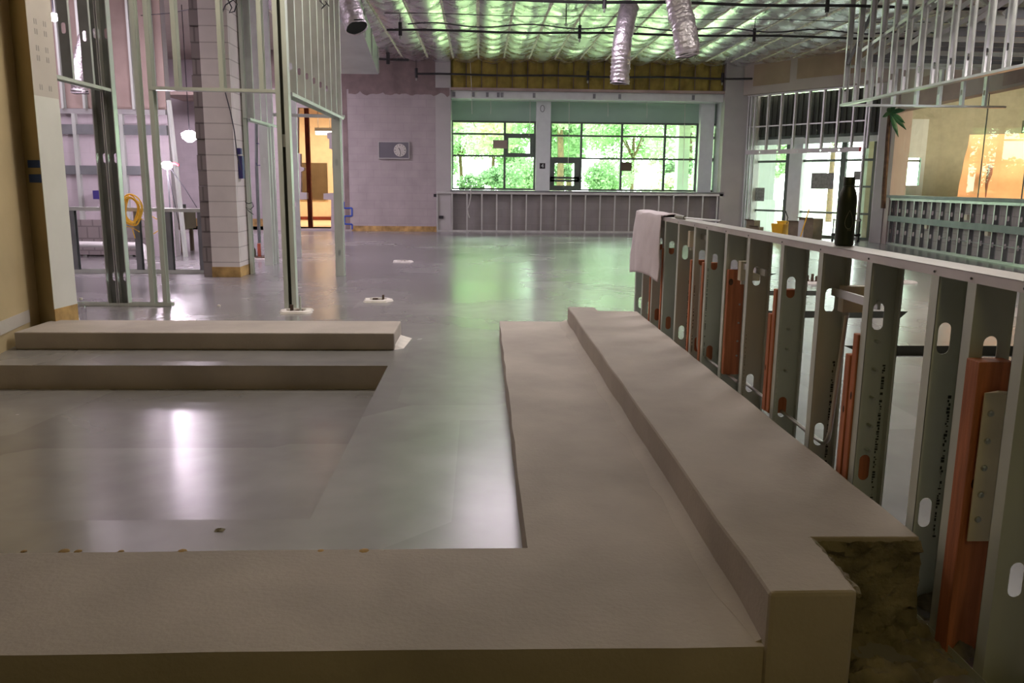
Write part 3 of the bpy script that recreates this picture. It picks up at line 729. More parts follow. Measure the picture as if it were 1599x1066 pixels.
# ================================================================== PONY STUD WALL ON THE RIGHT
PX0, PD = 1.315, 0.112
pw = thing('stud_wall', (1.37, 4.4, 0), 'waist-high galvanised stud wall with orange wood blocking running beside the concrete ledge', 'stud wall')
TZ = 1.062
b = MB(); channel(b, (PX0+PD/2, 1.2, TZ), (PX0+PD/2, 7.0, TZ), PD+.006, .028); b.build('top_track', M['track'], pw)
b = MB(); channel(b, (PX0+PD/2, 1.2, -.004), (PX0+PD/2, 7.0, -.004), PD+.006, .03, down=False); b.build('bottom_track', M['galv'], pw)
#        y(flange centre), opens towards camera (-1) or away (+1)
studs = [(6.92, -1), (6.62, -1), (6.26, -1), (5.87, -1), (5.47, -1), (5.05, -1), (4.77, -1), (4.39, -1), (4.016, -1), (3.557, -1), (3.144, -1), (2.743, -1), (2.332, -1), (2.150, 1), (1.93, 1), (1.55, -1), (1.25, -1)]
for y, s in studs:
    b = MB(); cstud(b, (PX0, y-s*.019), (1, 0), (0, s), PD, .041, 0, TZ-.002, holes=(.30, .845))
    st = b.build('stud', M['galv'], pw)
    if y < 5.6:
        b = MB(); yw = y-s*.019-.0022
        b.lathe([(.0035, 0), (.0035, .002)], (0, 0, 0), 8)
        b.v = [Vector((PX0-.004-v.z, y+v.x, 1.045+v.y)) for v in b.v]; b.build('screw', M['screw'], st)
        b = MB()                                     # printed run of ink along the web edge
        z = random.uniform(.05, .35); z1 = z+random.uniform(.35, .55)
        xo = PX0+random.choice((.018, .018, PD-.02))
        yo = yw if s < 0 else yw-.0002
        while z < z1:
            hgt = random.uniform(.003, .010); a_ = xo-.005+random.choice((0, 0, .004)); b.box(a_, xo+.005-random.choice((0, 0, .005)), yo-.0006, yo, z, z+hgt); z += hgt+random.choice((.0025, .003, .004, .012))
        b.build('ink_marking', M['ink'], st)
def blocking(x0, x1, y0, y1, z0, z1, knots=(), nm='blocking'):
    b = MB(); b.box(x0, x1, y0, y1, z0, z1); o = b.build(nm, M['wood'], pw, bevel=.003)
    for kx, kz, r, face in knots:
        b = MB(); b.lathe([(r, 0), (r*.7, .001)], (0, 0, 0), 12)
        if face == 'y': b.v = [Vector((kx+v.x*.7, y0-.0005-v.z, kz+v.y)) for v in b.v]
        else: b.v = [Vector((x0-.0005-v.z, kx+v.x*.6, kz+v.y*1.5)) for v in b.v]
        b.build('knot', M['knot'], o)
blocking(PX0+.006, 1.408, 4.335, 4.373, .275, .845, [(1.336, .78, .018, 'y')])
blocking(PX0-.008, 1.405, 2.065, 2.125, .0, .835, [(1.335, .50, .018, 'y')])
for y, z0, z1 in ((5.05, .22, .83), (4.77, .20, .84), (5.87, .2, .84), (6.26, .2, .84)):
    blocking(PX0-.006, 1.41, y+.024, y+.062, z0, z1)
blocking(PX0-.006, 1.41, 3.557+.022, 3.557+.060, .27, .835); blocking(PX0-.010, 1.38, 3.557+.062, 3.557+.100, .27, .72, [(3.64, .47, .010, 'x')])
blocking(PX0-.006, 1.41, 2.743+.022, 2.743+.060, .24, .78, [(2.78, .56, .010, 'x')]); blocking(PX0-.010, 1.38, 2.743+.062, 2.743+.100, .24, .70, [(2.82, .50, .009, 'x')])
for y, zz in ((3.557, (.57, .66, .47)), (2.743, (.66, .56, .46, .37, .76)), (4.345, (.66, .56, .46, .38))):   # bolt tips through webs
    for z in zz:
        b = MB(); xx = PX0+(.055 if y < 4 else .075); b.tube([(xx, y+.018, z), (xx, y-.012, z)], .0055, 8); b.build('bolt', M['bolt'], pw)
pl = MB(); pl.box(1.322, 1.405, 2.050, 2.054, .342, .755); pl.hexa([(1.322, 2.050, .755), (1.405, 2.050, .748), (1.405, 2.054, .748), (1.322, 2.054, .755), (1.325, 2.0, .77), (1.405, 1.99, .765), (1.405, 1.994, .769), (1.325, 2.004, .774)])
pl = pl.build('backing_plate', M['zinc'], pw)
for z in (.70, .625, .55, .475, .405):
    b = MB(); b.lathe([(.009, 0), (.008, .004), (.004, .006)], (0, 0, 0), 10); b.v = [Vector((1.343+v.x, 2.050-v.z, z+v.y)) for v in b.v]; b.build('bolt', M['bolt'], pl)

def conduit(pts, label, r=.0085):
    # round off corners
    P = [Vector(p) for p in pts]; out = [P[0]]
    for i in range(1, len(P)-1):
        a = P[i]+(P[i-1]-P[i]).normalized()*.07; c = P[i]+(P[i+1]-P[i]).normalized()*.07
        for k in range(7):
            t = k/6; out.append(a*(1-t)**2+P[i]*2*t*(1-t)+c*t*t)
    out.append(P[-1])
    b = MB(); b.tube(out, r, 10); return b.build('conduit', M['conduit'], smooth=True, label=label, cat='conduit')
cx = PX0+.055
conduit([(cx-.02, 4.98, .80), (cx-.02, 4.98, .275), (cx-.01, 4.15, .265), (cx+.005, 4.15, .80)], 'thin steel conduit low in the stud wall, bending up toward the two far boxes')
conduit([(cx, 4.10, .285), (cx, 3.07, .275), (cx+.03, 3.07, .80)], 'steel conduit through the stud holes bending up to the box nearest the camera')
def ebox(x, y, z, label):
    t = thing('electrical_box', (x, y, z), label, 'electrical box')
    b = MB(); b.plate([(-.052, 0), (.052, 0), (.052, .10), (-.052, .10)], [obround(0, .05, .03, .03)], (x, y, z), (1, 0, 0), (0, 0, 1), -.045); b.build('box', M['zinc'], t)
    b = MB(); b.box(x-.046, x+.046, y+.010, y+.012, z+.005, z+.095); b.build('cover', M['sheet'], t)
    b = MB(); b.bar((PX0+.050, y+.05, z+.075), (PX0+.050, y-.33, z+.075), .010, .03); b.build('bracket_bar', M['galvb'], t)
    b = MB(); b.lathe([(.014, -.02), (.014, 0)], (x-.03, y+.02, z), 10); b.build('connector', M['conduit'], t)
ebox(1.44, 3.08, .81, 'square steel electrical box on a bracket bar behind the water bottle bay')
ebox(1.40, 4.22, .80, 'small steel electrical box above the orange block with a knot')
ebox(1.375, 5.20, .90, 'small steel electrical box just beside the hanging towel')

# ---- things on the pony wall
bx, by = 1.385, 3.11
bt = thing('water_bottle', (bx, by, TZ+.001), 'dark green metal water bottle standing on top of the low stud wall', 'bottle')
prof = [(.030, 0), (.0345, .004), (.0345, .162), (.0335, .178), (.030, .196), (.0245, .211), (.0205, .219), (.0205, .224)]
b = MB(); b.lathe(prof, (bx, by, TZ+.001), 36); b.build('body', M['bottle'], bt, smooth=True)
b = MB(); b.lathe([(.0215, .2245), (.0215, .254), (.020, .2565)], (bx, by, TZ+.001), 36); b.build('cap', M['bottle'], bt, smooth=True)
b = MB(); pts = []                                             # droplet outline and a short word bar, on the curved side
def onb(a, z): return (bx+.0349*math.cos(a), by+.0349*math.sin(a), TZ+z)
a0 = math.radians(-95)
for k in range(25):
    t = k/24*2*PI; pts.append(onb(a0+.55*math.sin(t)*math.sin(t/2), .100+.034*math.cos(t)))
b.tube(pts, .0007, 5); b.build('droplet_emblem', M['emblem'], bt)
b = MB(); b.tube([onb(a0-.12+.07*k, .058 if k % 2 else .0655) for k in range(7)], .0006, 5)
b.build('small_lettering', M['emblem'], bt)

tw = MB()
def tow(u, v):                                                # cloth: back flap, over the track, front flap hanging
    yy = 5.86+u*1.12; s = v
    fold = .010*math.sin(u*6+1)+.004*math.sin(u*15)+.010*noise.noise(Vector((u*4, v*4, 3)))
    L_b, top, L_f = .20, .14, .47+.05*u-.03*math.sin(u*3)
    q = s*(L_b+top+L_f)
    if q < L_b: x = 1.437+.010+fold*.3; z = TZ+.008-(L_b-q)
    elif q < L_b+top:
        t = (q-L_b)/top; x = 1.447-t*(.147); z = TZ+.010+.012*math.sin(PI*t)+.003*math.sin(u*17)
    else:
        k = q-L_b-top; x = 1.298-.006*min(1, k*8)-abs(fold)*min(1, k*3)-.02*k; z = TZ+.008-k
        yy += (u-.5)*(-.16)*max(0, .35-k)/.35
    return Vector((x, yy, z))
tw.grid(tow, 40, 50); o = tw.build('towel', M['towel'], smooth=True, fixn=False, label='pale lilac towel draped over the far end of the low stud wall', cat='towel')
md = o.modifiers.new('thick', 'SOLIDIFY'); md.thickness = .005
mk = thing('marker_pen', (1.33, 5.40, TZ+.001), 'slim pen lying on the stud wall track beside the towel', 'pen')
b = MB(); b.tube([(1.33, 5.62, TZ+.014), (1.345, 5.44, TZ+.013)], .013, 8); b.build('cap', M['emblem'], mk)
b = MB(); b.tube([(1.345, 5.44, TZ+.012), (1.47, 5.05, TZ+.010)], .006, 8); b.build('barrel', M['galvb'], mk)

# ================================================================== STUD WALLS ON THE LEFT
WB = 8.63
sa = thing('stud_wall', (-3.7, 7.9, 0), 'full-height stud framing with a door opening between the tan wall end and the dark corner post', 'stud wall')
hz = 2.17
b = MB(); channel(b, (-3.69, 7.25, hz), (-3.69, 8.66, hz), .092, .032); b.build('header_track', M['galv'], sa)
for y in (7.45, 7.85, 8.25):
    b = MB(); cstud(b, (-3.735, y), (1, 0), (0, 1), .09, .04, hz, 4.55, holes=(2.6, 3.2), two=True); b.build('cripple_stud', [M['dkgalv'], M['galvb']], sa)  # webs painted dark and flanges bright, as light falls on them
b = MB(); cstud(b, (-3.735, 7.24), (1, 0), (0, 1), .09, .04, 0, 4.55, holes=(.3, 1.5)); b.build('stud', M['galv'], sa)

sb = thing('stud_wall', (-2.9, WB, 0), 'full-height stud framing with wide door opening facing the camera behind the low curb', 'stud wall')
b = MB(); channel(b, (-4.35, WB+.04, 0.001), (-3.20, WB+.04, 0.001), .094, .032, down=False); b.build('bottom_track', M['galv'], sb)
b = MB(); channel(b, (-3.27, WB+.04, 2.165), (-1.93, WB+.04, 2.150), .094, .032, down=False); b.build('header_track', M['galv'], sb)
for x0, d, wd, nm in ((-3.845, .10, (0, -1), 'corner_stud'), (-3.735, .10, (0, -1), 'corner_stud')):
    b = MB(); cstud(b, (x0, WB+.08), (1, 0), (0, -1), d, .09, 0.002, 4.55, holes=(.3, 1.5, 2.7), two=True); b.build(nm, [M['dkgalv'], M['galvb']], sb)  # corner webs get a dark material in place of shade
for x0 in (-3.415, -3.285):
    b = MB(); cstud(b, (x0, WB), (0, 1), (1, 0), .09, .044, 0.002, 4.55, holes=(.3, 1.5, 2.7))
    b.box(x0+.044*.35, x0+.044*.6, WB-.0018, WB-.0002, .27, .36)
    b.build('stud', M['galv'], sb)
for px in (268, 339, 402):
    x0 = at_y(px, 60, WB).x; b = MB(); cstud(b, (x0, WB), (0, 1), (1, 0), .09, .044, 2.16, 4.55, holes=(2.62,)); b.build('cripple_stud', M['galv'], sb)
PYP = 8.40
for x0, s in ((-1.985, 1), (-1.865, -1)):
    b = MB(); cstud(b, (x0, PYP), (0, 1), (s, 0), .10, .045, 0, 4.55, lip=.012); b.build('post_stud', M['galv'], sb)
b = MB(); b.box(-1.962, -1.908, PYP+.06, PYP+.10, 0, 4.55); b.build('post_web', M['dkpanel_shade'], sb)  # near-black insert puts the shade inside the post into its colour
b = MB(); b.box(-1.96, -1.90, PYP+.03, PYP+.06, 1.62, 1.74); b.build('strap', M['galvb'], sb)

sc_ = thing('stud_wall', (-1.93, 10, 0), 'stud framing with close-set cripples over a doorway running away from the dark post', 'stud wall')
b = MB(); channel(b, (-1.90, 8.52, 2.15), (-1.90, 11.62, 2.15), .105, .035); b.build('header_track', M['galv'], sc_)
for k in range(8):
    y = 8.74+k*.392; b = MB(); cstud(b, (-1.955, y), (1, 0), (0, 1), .105, .042, 2.15, 4.55, holes=(2.42,), hh=.07, hw=.03); b.build('cripple_stud', M['galvb'], sc_)
b = MB(); cstud(b, (-2.005, 11.56), (1, 0), (0, 1), .115, .042, 0, 4.55, holes=(.33, 1.55)); b.build('stud', M['galv'], sc_)
b = MB(); cstud(b, (-2.005, 11.66), (1, 0), (0, 1), .115, .042, 0, 4.55); b.build('stud', M['galv'], sc_)

sdw = thing('stud_wall', (-3.25, 12.3, 0), 'stud framing with small doorway beside the white block pillar', 'stud wall')
b = MB(); channel(b, (-3.18, 11.75, 2.135), (-3.18, 13.25, 2.135), .10, .035); b.build('header_track', M['galv'], sdw)
for y in (11.95, 12.3, 12.65, 13.0):
    b = MB(); cstud(b, (-3.23, y), (1, 0), (0, 1), .10, .042, 2.135, 4.55); b.build('cripple_stud', M['galvb'], sdw)
for y in (13.05, 13.22, 13.40):
    b = MB(); cstud(b, (-3.36, y), (1, 0), (0, 1), .13, .042, 0, 4.55, holes=(.4, 1.6)); b.build('stud', M['galv'], sdw)
b = MB(); cstud(b, (-3.24, 11.78), (0, 1), (1, 0), .09, .042, 0, 4.55); b.build('stud', M['galv'], sdw)
for y in (14.4,):
    b = MB(); cstud(b, (-3.22, y), (1, 0), (0, 1), .14, .045, 0, 4.55, holes=(.9,)); b.build('stud', M['galvb'], sdw)
b = MB(); b.bar((-3.4, 13.3, 2.30), (-2.1, 13.3, 2.28), .04, .05); b.build('brace', M['galvb'], sdw)

# block pillar
pi = thing('block_pillar', (-3.5, 11.65, 0), 'white-painted concrete block pillar with a broken grey left edge', 'pillar')
b = MB(); b.box(-3.63, -3.26, 11.35, 11.95, 0, 4.6); b.build('shaft', M['pillar'], pi)
b = MB(); zz = 0
while zz < 4.5:
    e = random.uniform(0, .014); b.box(-3.76+e, -3.63, 11.36+random.uniform(0, .03), 11.9, zz, zz+.2); zz += .203
b.build('broken_edge', M['pillarraw'], pi)
b = MB(); b.box(-3.635, -3.255, 11.344, 11.955, 0.002, .14); b.build('stained_base', M['rust'], pi)
b = MB(); pts = [at_y(x, y, 11.33) for x, y in ((341, 0), (345, 60), (349, 110), (352, 145), (360, 175), (366, 205), (370, 240), (376, 265))]; b.tube(pts, .008, 6)
b.build('wire', M['dkwire'], label='dark wire running down the front of the block pillar', cat='wire')
bxs = MB(); bxs.box(-3.255, -3.20, 11.5, 11.6, 1.32, 1.62); bxs.box(-3.255, -3.21, 11.48, 11.56, 1.64, 1.72)
bxs.build('junction_box', M['blueplastic'], label='small dark blue junction box on the side of the block pillar', cat='junction box')
def coil(pts, r, name, m, label, cat):
    b = MB(); b.tube(pts, r, 6); return b.build(name, m, smooth=True, label=label, cat=cat)
cpt = [at_y(x, y, 11.7) for x, y in ((383, 315), (388, 318), (394, 316), (396, 322), (391, 327), (384, 324), (389, 330), (396, 335))]
coil(cpt, .006, 'wire_tail', M['dkwire'], 'loose curl of dark wire hanging from the blue junction box', 'wire')
pb = at_y(404, 250, 18.0)
b = MB(); b.tube([at_y(400, 165, 18), at_y(400.5, 260, 18), (at_y(404, 354, 18).x, 18, 0)], .035, 8); b.build('pipe', M['dkgalv'], smooth=True, label='thin grey pipe standing in the lilac room beyond the small doorway', cat='pipe')
coil([at_y(x, y, 17.96) for x, y in ((400, 254), (401, 258), (406, 258), (411, 254), (414, 246), (413, 236), (410, 229), (404, 224), (400.3, 224))], .008, 'cable_loop', M['blueplastic'], 'thin blue cable loop hanging from the grey pipe', 'cable')

# low stud wall in the left room
pl2 = thing('stud_wall', (-4.9, 11.8, 0), 'low stud wall with open bays in front of the lilac block wall', 'stud wall')
b = MB(); channel(b, (-7.2, 11.8, .925), (-3.88, 11.8, .905), .10, .05); b.build('top_track', M['galv'], pl2)
b = MB(); channel(b, (-7.2, 11.8, .001), (-3.88, 11.8, .001), .10, .05, down=False); b.build('bottom_track', M['galv'], pl2)
for x in (-6.9, -6.3, -5.68, -4.80, -4.37, -3.93):
    b = MB(); cstud(b, (x, 11.755), (0, 1), (1, 0), .09, .07, 0, .90); b.build('stud', M['dkgalv'], pl2)
pp = thing('drain_pipe', (-6.3, 14.2, .2), 'white horizontal drain pipe low behind the low stud wall', 'pipe')
b = MB(); b.tube([(-7.6, 14.1, .24), (-5.72, 14.1, .22)], .05, 10); b.build('run', M['pvc'], pp, smooth=True)
b = MB(); b.tube([(-5.72, 14.1, .22), (-5.62, 14.05, .20), (-5.58, 14.0, .10), (-5.58, 14.0, 0)], .055, 10); b.build('elbow', M['pvc'], pp, smooth=True)
# coiled yellow cord
cc = thing('extension_cord', (-4.95, 11.7, .7), 'coiled yellow extension cord hanging on the low stud wall', 'cord')
ccx = at_y(206, 330, 11.68)
for k in range(7):
    b = MB(); ph = random.uniform(0, .5); rx, rz = .125+random.uniform(-.05, .025), .20+random.uniform(-.05, .03)
    b.tube([(ccx.x+rx*math.cos(t)+.012*math.sin(3*t+ph), 11.66+.012*k-.03, ccx.z+.02+rz*math.sin(t)) for t in [i/24*2*PI for i in range(25)]], .009, 6); b.build('loop', M['cord'], cc, smooth=True)
for a in (((206, 355), (218, 362)), ((206, 355), (211, 372)), ((206, 355), (192, 352)), ((215, 338), (223, 343)), ((236, 337), (250, 345)), ((238, 366), (252, 357))):
    b = MB(); b.tube([at_y(*a[0], 11.68), at_y(*a[1], 11.66)], .007, 6); b.build('cord_tail', M['cord'], cc)
# work lights
wl_ = thing('work_light', (at_y(261, 258, 13.4).x, 13.4, at_y(261, 258, 13.4).z), 'glaring white work light with red handle in front of the lilac wall', 'light')
p = ORI[wl_.name]
b = MB(); b.lathe([(.03, -.06), (.075, -.03), (.08, .03), (.04, .06)], p, 14); b.build('glowing_lens', M['lampglow'], wl_, smooth=True)
b = MB(); b.tube([(p.x+.07, 13.38, p.z+.02), (p.x+.13, 13.38, p.z+.03), (p.x+.19, 13.38, p.z+.0)], .02, 8); b.build('handle', M['redplastic'], wl_)
b = MB(); b.tube([(p.x+.05, 13.4, p.z-.05), (p.x+.25, 13.4, p.z-.35), (p.x+.42, 13.4, p.z-.65)], .006, 5); b.tube([(p.x, 13.4, p.z-.05), (p.x+.12, 13.4, p.z-.9)], .006, 5); b.build('power_lead', M['dkwire'], wl_)
b = MB(); b.tube([(p.x, 13.4, p.z-.05), (p.x, 13.4, 0)], .012, 6); b.build('stand', M['dkgalv'], wl_)
l = lamp('work_light_glow', 'POINT', (p.x, 13.2, p.z+.05), 60, LIL, .12)
w2 = thing('pendant_work_light', (at_y(296, 212, 17).x, 17, at_y(296, 212, 17).z), 'small glowing work light hanging on a wire beside the pillar', 'light')
p = ORI[w2.name]; b = MB(); b.lathe([(.05, -.12), (.14, -.05), (.16, .04), (.06, .10)], p, 14); b.build('glowing_bulb', M['lampglow2'], w2, smooth=True)
b = MB(); b.tube([(p.x, 17, p.z+.1), (p.x, 17, 4.6)], .008, 5); b.build('wire', M['dkwire'], w2)
w3 = thing('clamp_light', (at_y(84, 27, 12).x, 12, at_y(84, 27, 12).z), 'bright clamp light high up beside the tan wall end', 'light')
p = ORI[w3.name]; b = MB(); b.lathe([(.03, -.05), (.07, -.02), (.07, .03), (.03, .05)], p, 12); b.build('glowing_bulb', M['lampglow'], w3, smooth=True)
b = MB(); b.tube([(p.x, 12, p.z+.05), (p.x, 12, 4.6)], .01, 5); b.build('stem', M['dkwire'], w3)
# loose post and small items in the left room
b = MB(); b.tube([at_z(290, 401, 0), at_z(290, 401, 0)+Vector((-.15, .1, 2.6))], .045, 6); b.build('shoring_post', M['galv'], label='thin grey shoring post standing behind the low stud wall', cat='post')
b = MB(); p = at_y(156, 304, 14.2); b.box(p.x-.07, p.x+.07, 14.1, 14.45, p.z-.07, p.z+.07); b.build('outlet_box', M['blueplastic'], label='dark blue outlet box on the lilac block wall', cat='outlet box')
tb = thing('work_table', (at_z(262, 392, 0).x, 15.6, 0), 'small brown work table behind the low stud wall', 'table')
p = ORI[tb.name]; b = MB(); b.box(p.x-.5, p.x+.45, 15.3, 15.9, .42, .75); b.build('table_top', M['board'], tb)
for sx in (-.42, .37):
    for yy in (15.36, 15.84):
        b = MB(); b.box(p.x+sx-.03, p.x+sx+.03, yy-.03, yy+.03, 0, .42); b.build('leg', M['board'], tb)
b = MB(); b.box(p.x+.05, p.x+.35, 15.4, 15.7, .752, .86); b.build('battery_charger', M['dark'], label='small black charger lying on the brown work table', cat='charger')

# plastic bottle by the jamb
pt = at_z(128, 492, 0); 
pbt = thing('plastic_bottle', (pt.x, 7.62, 0), 'clear plastic bottle standing on the floor beside the tan wall end', 'bottle')
x_, y_ = at_y(128, 485, 7.55).x, 7.55
pbt.location = (x_, y_, 0); ORI[pbt.name] = Vector((x_, y_, 0))
b = MB(); b.lathe([(.03, 0), (.036, .01), (.036, .13), (.03, .17), (.013, .20), (.013, .215)], (x_, y_, 0), 16); b.build('body', M['clear'], pbt, smooth=True)
b = MB(); b.lathe([(.015, .216), (.015, .235)], (x_, y_, 0), 12); b.build('cap', M['white'], pbt)

# floor stub-ups ringed with white grout
def stub(px, py, r, label, sticks):
    p = at_z(px, py, 0); t = thing('floor_stub', (p.x, p.y, 0), label, 'pipe stub', 'grouted pipe stubs in the floor')
    n = 22; vs = []; fs = []
    jit = [random.uniform(.85, 1.15) for _ in range(n)]
    for (q, z) in ((1.0, .001), (.92, .022), (.60, .026), (.55, .002)):
        for k in range(n):
            a = 2*PI*k/n; sq = min(1/max(abs(math.cos(a)), .01), 1/max(abs(math.sin(a)), .01)); rr = r*q*(.65+.35*sq)*jit[k]
            vs.append((p.x+rr*math.cos(a), p.y+rr*math.sin(a), z))
    fs = [(i*n+k, i*n+(k+1) % n, (i+1)*n+(k+1) % n, (i+1)*n+k) for i in range(3) for k in range(n)]
    b = MB(); b.add(vs, fs); b.build('grout_ring', M['grout'], t, smooth=True)
    b = MB(); b.grid(lambda u, v: Vector((p.x+(u-.5)*r*1.1, p.y+(v-.5)*r*1.1, .004+.03*max(0, noise.noise(Vector((u*6+px, v*6, 1)))))), 8, 8); b.build('rough_hole', M['mud'], t)
    for dx, dy, h, rr, m in sticks:
        b = MB(); b.tube([(p.x+dx, p.y+dy, 0), (p.x+dx, p.y+dy, h)], rr, 8); b.build('pipe', M[m], t)
stub(463, 487, .16, 'white grout ring with thin pipe stub beside the foot of the dark post', [(.04, 0, .16, .010, 'galv'), (-.05, .02, .07, .018, 'mud')])
stub(590, 470, .16, 'white grout ring with short pipe stub beyond the end of the low curb', [(.06, 0, .07, .012, 'mud'), (-.03, .02, .03, .03, 'mud')])
stub(629, 409, .17, 'flat white grout ring farthest out on the open floor', [])
stub(1268, 441, .20, 'grout ring with dark pipe cluster seen through the low stud wall', [(0, 0, .12, .02, 'mud'), (.06, 0, .09, .02, 'mud'), (-.06, .02, .10, .02, 'mud')])
stub(1412, 441, .16, 'flat white grout ring seen through the studs under the far right furring', [])
p0 = at_z(398, 403, 0)
ts = thing('plumbing_rough_in', (p0.x, p0.y, 0), 'copper and dark pipe stubs rising from a floor cut-out beside the pillar', 'pipe stubs')
b = MB(); b.box(p0.x-.45, p0.x+.35, p0.y-.25, p0.y+.3, .001, .012); b.build('cut_edge', M['grout'], ts)
b = MB(); b.box(p0.x-.38, p0.x+.28, p0.y-.12, p0.y+.25, .012, .03); b.build('rough_hole', M['mud'], ts)
b = MB(); b.tube([(p0.x-.3, p0.y, .09), (p0.x, p0.y, .09)], .09, 10); b.build('drain_pipe', M['mud'], ts)
for dx, h in ((.08, .25), (.27, .38)):
    b = MB(); b.tube([(p0.x+dx, p0.y, 0), (p0.x+dx, p0.y, h)], .03, 8); b.build('copper_stub', M['copper'], ts)
bc = at_z(342, 478, 0)
b = MB(); b.lathe([(.02, 0), (.018, .015), (.005, .02)], (bc.x, bc.y, 0), 8); b.build('mortar_lump', M['grout'], label='tiny white mortar lump on the floor between the stud walls', cat='debris')
bc = at_z(343, 828, 0)
b = MB(); b.grid(lambda u, v: Vector((bc.x-.018+u*.036, bc.y-.014+v*.03, .001+.007*math.sin(PI*u)*math.sin(PI*v)*(1+noise.noise(Vector((u*5, v*5, 0)))))), 8, 6); b.build('debris_chip', M['rubble'], label='small dark chip lying on the floor in front of the sunken bay', cat='debris')

# ================================================================== FAR WALL ITEMS
p = at_y(592, 222, FARY); q = at_y(638.5, 247, FARY)
ck = thing('wall_clock_panel', ((p.x+q.x)/2, FARY, q.z), 'grey rectangular panel with a round clock on the far painted wall', 'clock')
b = MB(); b.box(p.x, q.x, FARY-.05, FARY-.004, q.z, p.z); b.build('panel', M['clockpanel'], ck)
b = MB(); t = .02
b.box(p.x-t, p.x, FARY-.06, FARY-.002, q.z-t, p.z+t); b.box(q.x, q.x+t, FARY-.06, FARY-.002, q.z-t, p.z+t); b.box(p.x, q.x, FARY-.06, FARY-.002, p.z, p.z+t); b.box(p.x, q.x, FARY-.06, FARY-.002, q.z-t, q.z); b.build('rim', M['pilaster'], ck)
cxx, czz = at_y(625, 235.5, FARY).x, (p.z+q.z)/2
b = MB(); b.lathe([(.165, 0), (.165, .012), (.15, .016)], (0, 0, 0), 36); b.v = [Vector((cxx+v.x, FARY-.05-v.z, czz+v.y)) for v in b.v]; df = b.build('dial', M['clockface'], ck)
b = MB()
for k in range(12):
    a = k*PI/6; b.bar((cxx+.115*math.sin(a), FARY-.068, czz+.115*math.cos(a)), (cxx+.145*math.sin(a), FARY-.068, czz+.145*math.cos(a)), .008 if k % 3 else .016, .004, up=(0, 1, 0))
b.build('hour_marks', M['dark'], df)
for a, ln_, wd in ((math.radians(170), .11, .012), (math.radians(330), .07, .016)):
    b = MB(); b.bar((cxx, FARY-.07, czz), (cxx+ln_*math.sin(a), FARY-.07, czz+ln_*math.cos(a)), wd, .004, up=(0, 1, 0)); b.build('hand', M['dark'], df)
# blue painter's tape zigzag
b = MB()
zz = [(537, 315), (537, 325), (549.5, 324.5), (549.5, 337), (538, 337.5), (538, 349.5), (550, 350), (550, 358)]
pts = [at_y(x, y, FARY-.012) for x, y in zz]
for i in range(len(pts)-1): b.bar(pts[i], pts[i+1], .035, .004, up=(0, 1, 0)) if True else None
b.build('painters_tape', mat('bright_blue_tape', (.02, .07, .42), .6, var=.1), label='zigzag of blue tape at the lower corner of the far wall', cat='tape')
for px, py, nm in ((679.5, 305, 'socket_box'),):
    p = at_y(px, py, FARY); b = MB(); b.box(p.x-.04, p.x+.04, FARY-.02, FARY-.001, p.z-.04, p.z+.04); b.build(nm, M['dark'], label='small dark socket box low on the far painted wall', cat='socket')
p = at_y(689, 339, FARY); b = MB(); b.box(p.x-.06, p.x+.06, FARY-.03, FARY-.005, p.z-.04, p.z+.04); b.build('socket_box', M['dark'], label='dark socket box on the grey pier beside the window furring', cat='socket')

# stud furring below the windows
fu = thing('stud_furring', (2.9, FARY, 0), 'low metal stud furring lined up under the far windows', 'stud furring')
b = MB(); channel(b, (-1.15, FARY-.02, 1.075), (6.6, FARY-.02, 1.075), .06, .06); b.build('top_track', M['galvb'], fu)
b = MB(); channel(b, (-1.15, FARY-.02, .001), (6.6, FARY-.02, .001), .06, .05, down=False); b.build('bottom_track', M['galvb'], fu)
for k in range(20):
    x = -1.17+k*.4; b = MB(); cstud(b, (x, FARY-.045), (0, 1), (1, 0), .05, .034, 0, 1.07, lip=0); b.build('stud', M['galvb'], fu)
coil([at_y(x, y, FARY-.1) for x, y in ((735, 290), (735, 306), (733, 318), (730, 326), (731, 334), (733, 340))], .012, 'white_wire', M['wire'], 'loose pale wire hanging below the first far window', 'wire')
# column signs, window papers, cords
yc = GY-.252
sg = thing('number_sign', (at_y(847, 259, yc).x, yc, at_y(847, 265, yc).z), 'small dark sign with number 4 on the white window column', 'sign')
p = at_y(847, 259, yc); b = MB(); b.box(p.x-.075, p.x+.075, yc-.008, yc, p.z-.075, p.z+.075); b.build('plate', M['dark'], sg)
cu = bpy.data.curves.new('numeral', 'FONT'); cu.body = '4'; cu.size = .15; cu.align_x = 'CENTER'; cu.align_y = 'CENTER'; cu.extrude = .002
to = bpy.data.objects.new('numeral_text', cu); COL.objects.link(to); bpy.context.view_layer.update()
me = bpy.data.meshes.new_from_object(to.evaluated_get(bpy.context.evaluated_depsgraph_get())); bpy.data.objects.remove(to)
num = bpy.data.objects.new('numeral', me); me.materials.clear(); me.materials.append(M['whitecol']); COL.objects.link(num); num.parent = sg
num.location = (0, -.011, p.z-ORI[sg.name].z); num.rotation_euler = (PI/2, 0, 0)
p = at_y(847, 169.5, yc); b = MB(); b.tube([(p.x+.055*math.cos(t), yc-.003, p.z+.085*math.sin(t)) for t in [i/20*2*PI for i in range(21)]], .008, 6)
b.build('drawn_oval', M['dkgalv'], label='thin oval outline marked high on the white window column', cat='marking')
def paper(px0, py0, px1, py1, y, m, nm, label):
    p = at_y(px0, py0, y); q = at_y(px1, py1, y); b = MB(); b.box(p.x, q.x, y-.004, y, q.z, p.z); b.build(nm, M[m], label=label, cat='notice')
paper(770, 218.5, 792, 232, GY-.075, 'plasterbrown', 'window_notice', 'plain pinkish sheet stuck on the first far window')
paper(970, 253, 986, 267, GY-.06, 'board', 'window_notice', 'brown sheet stuck low on the wide far window')
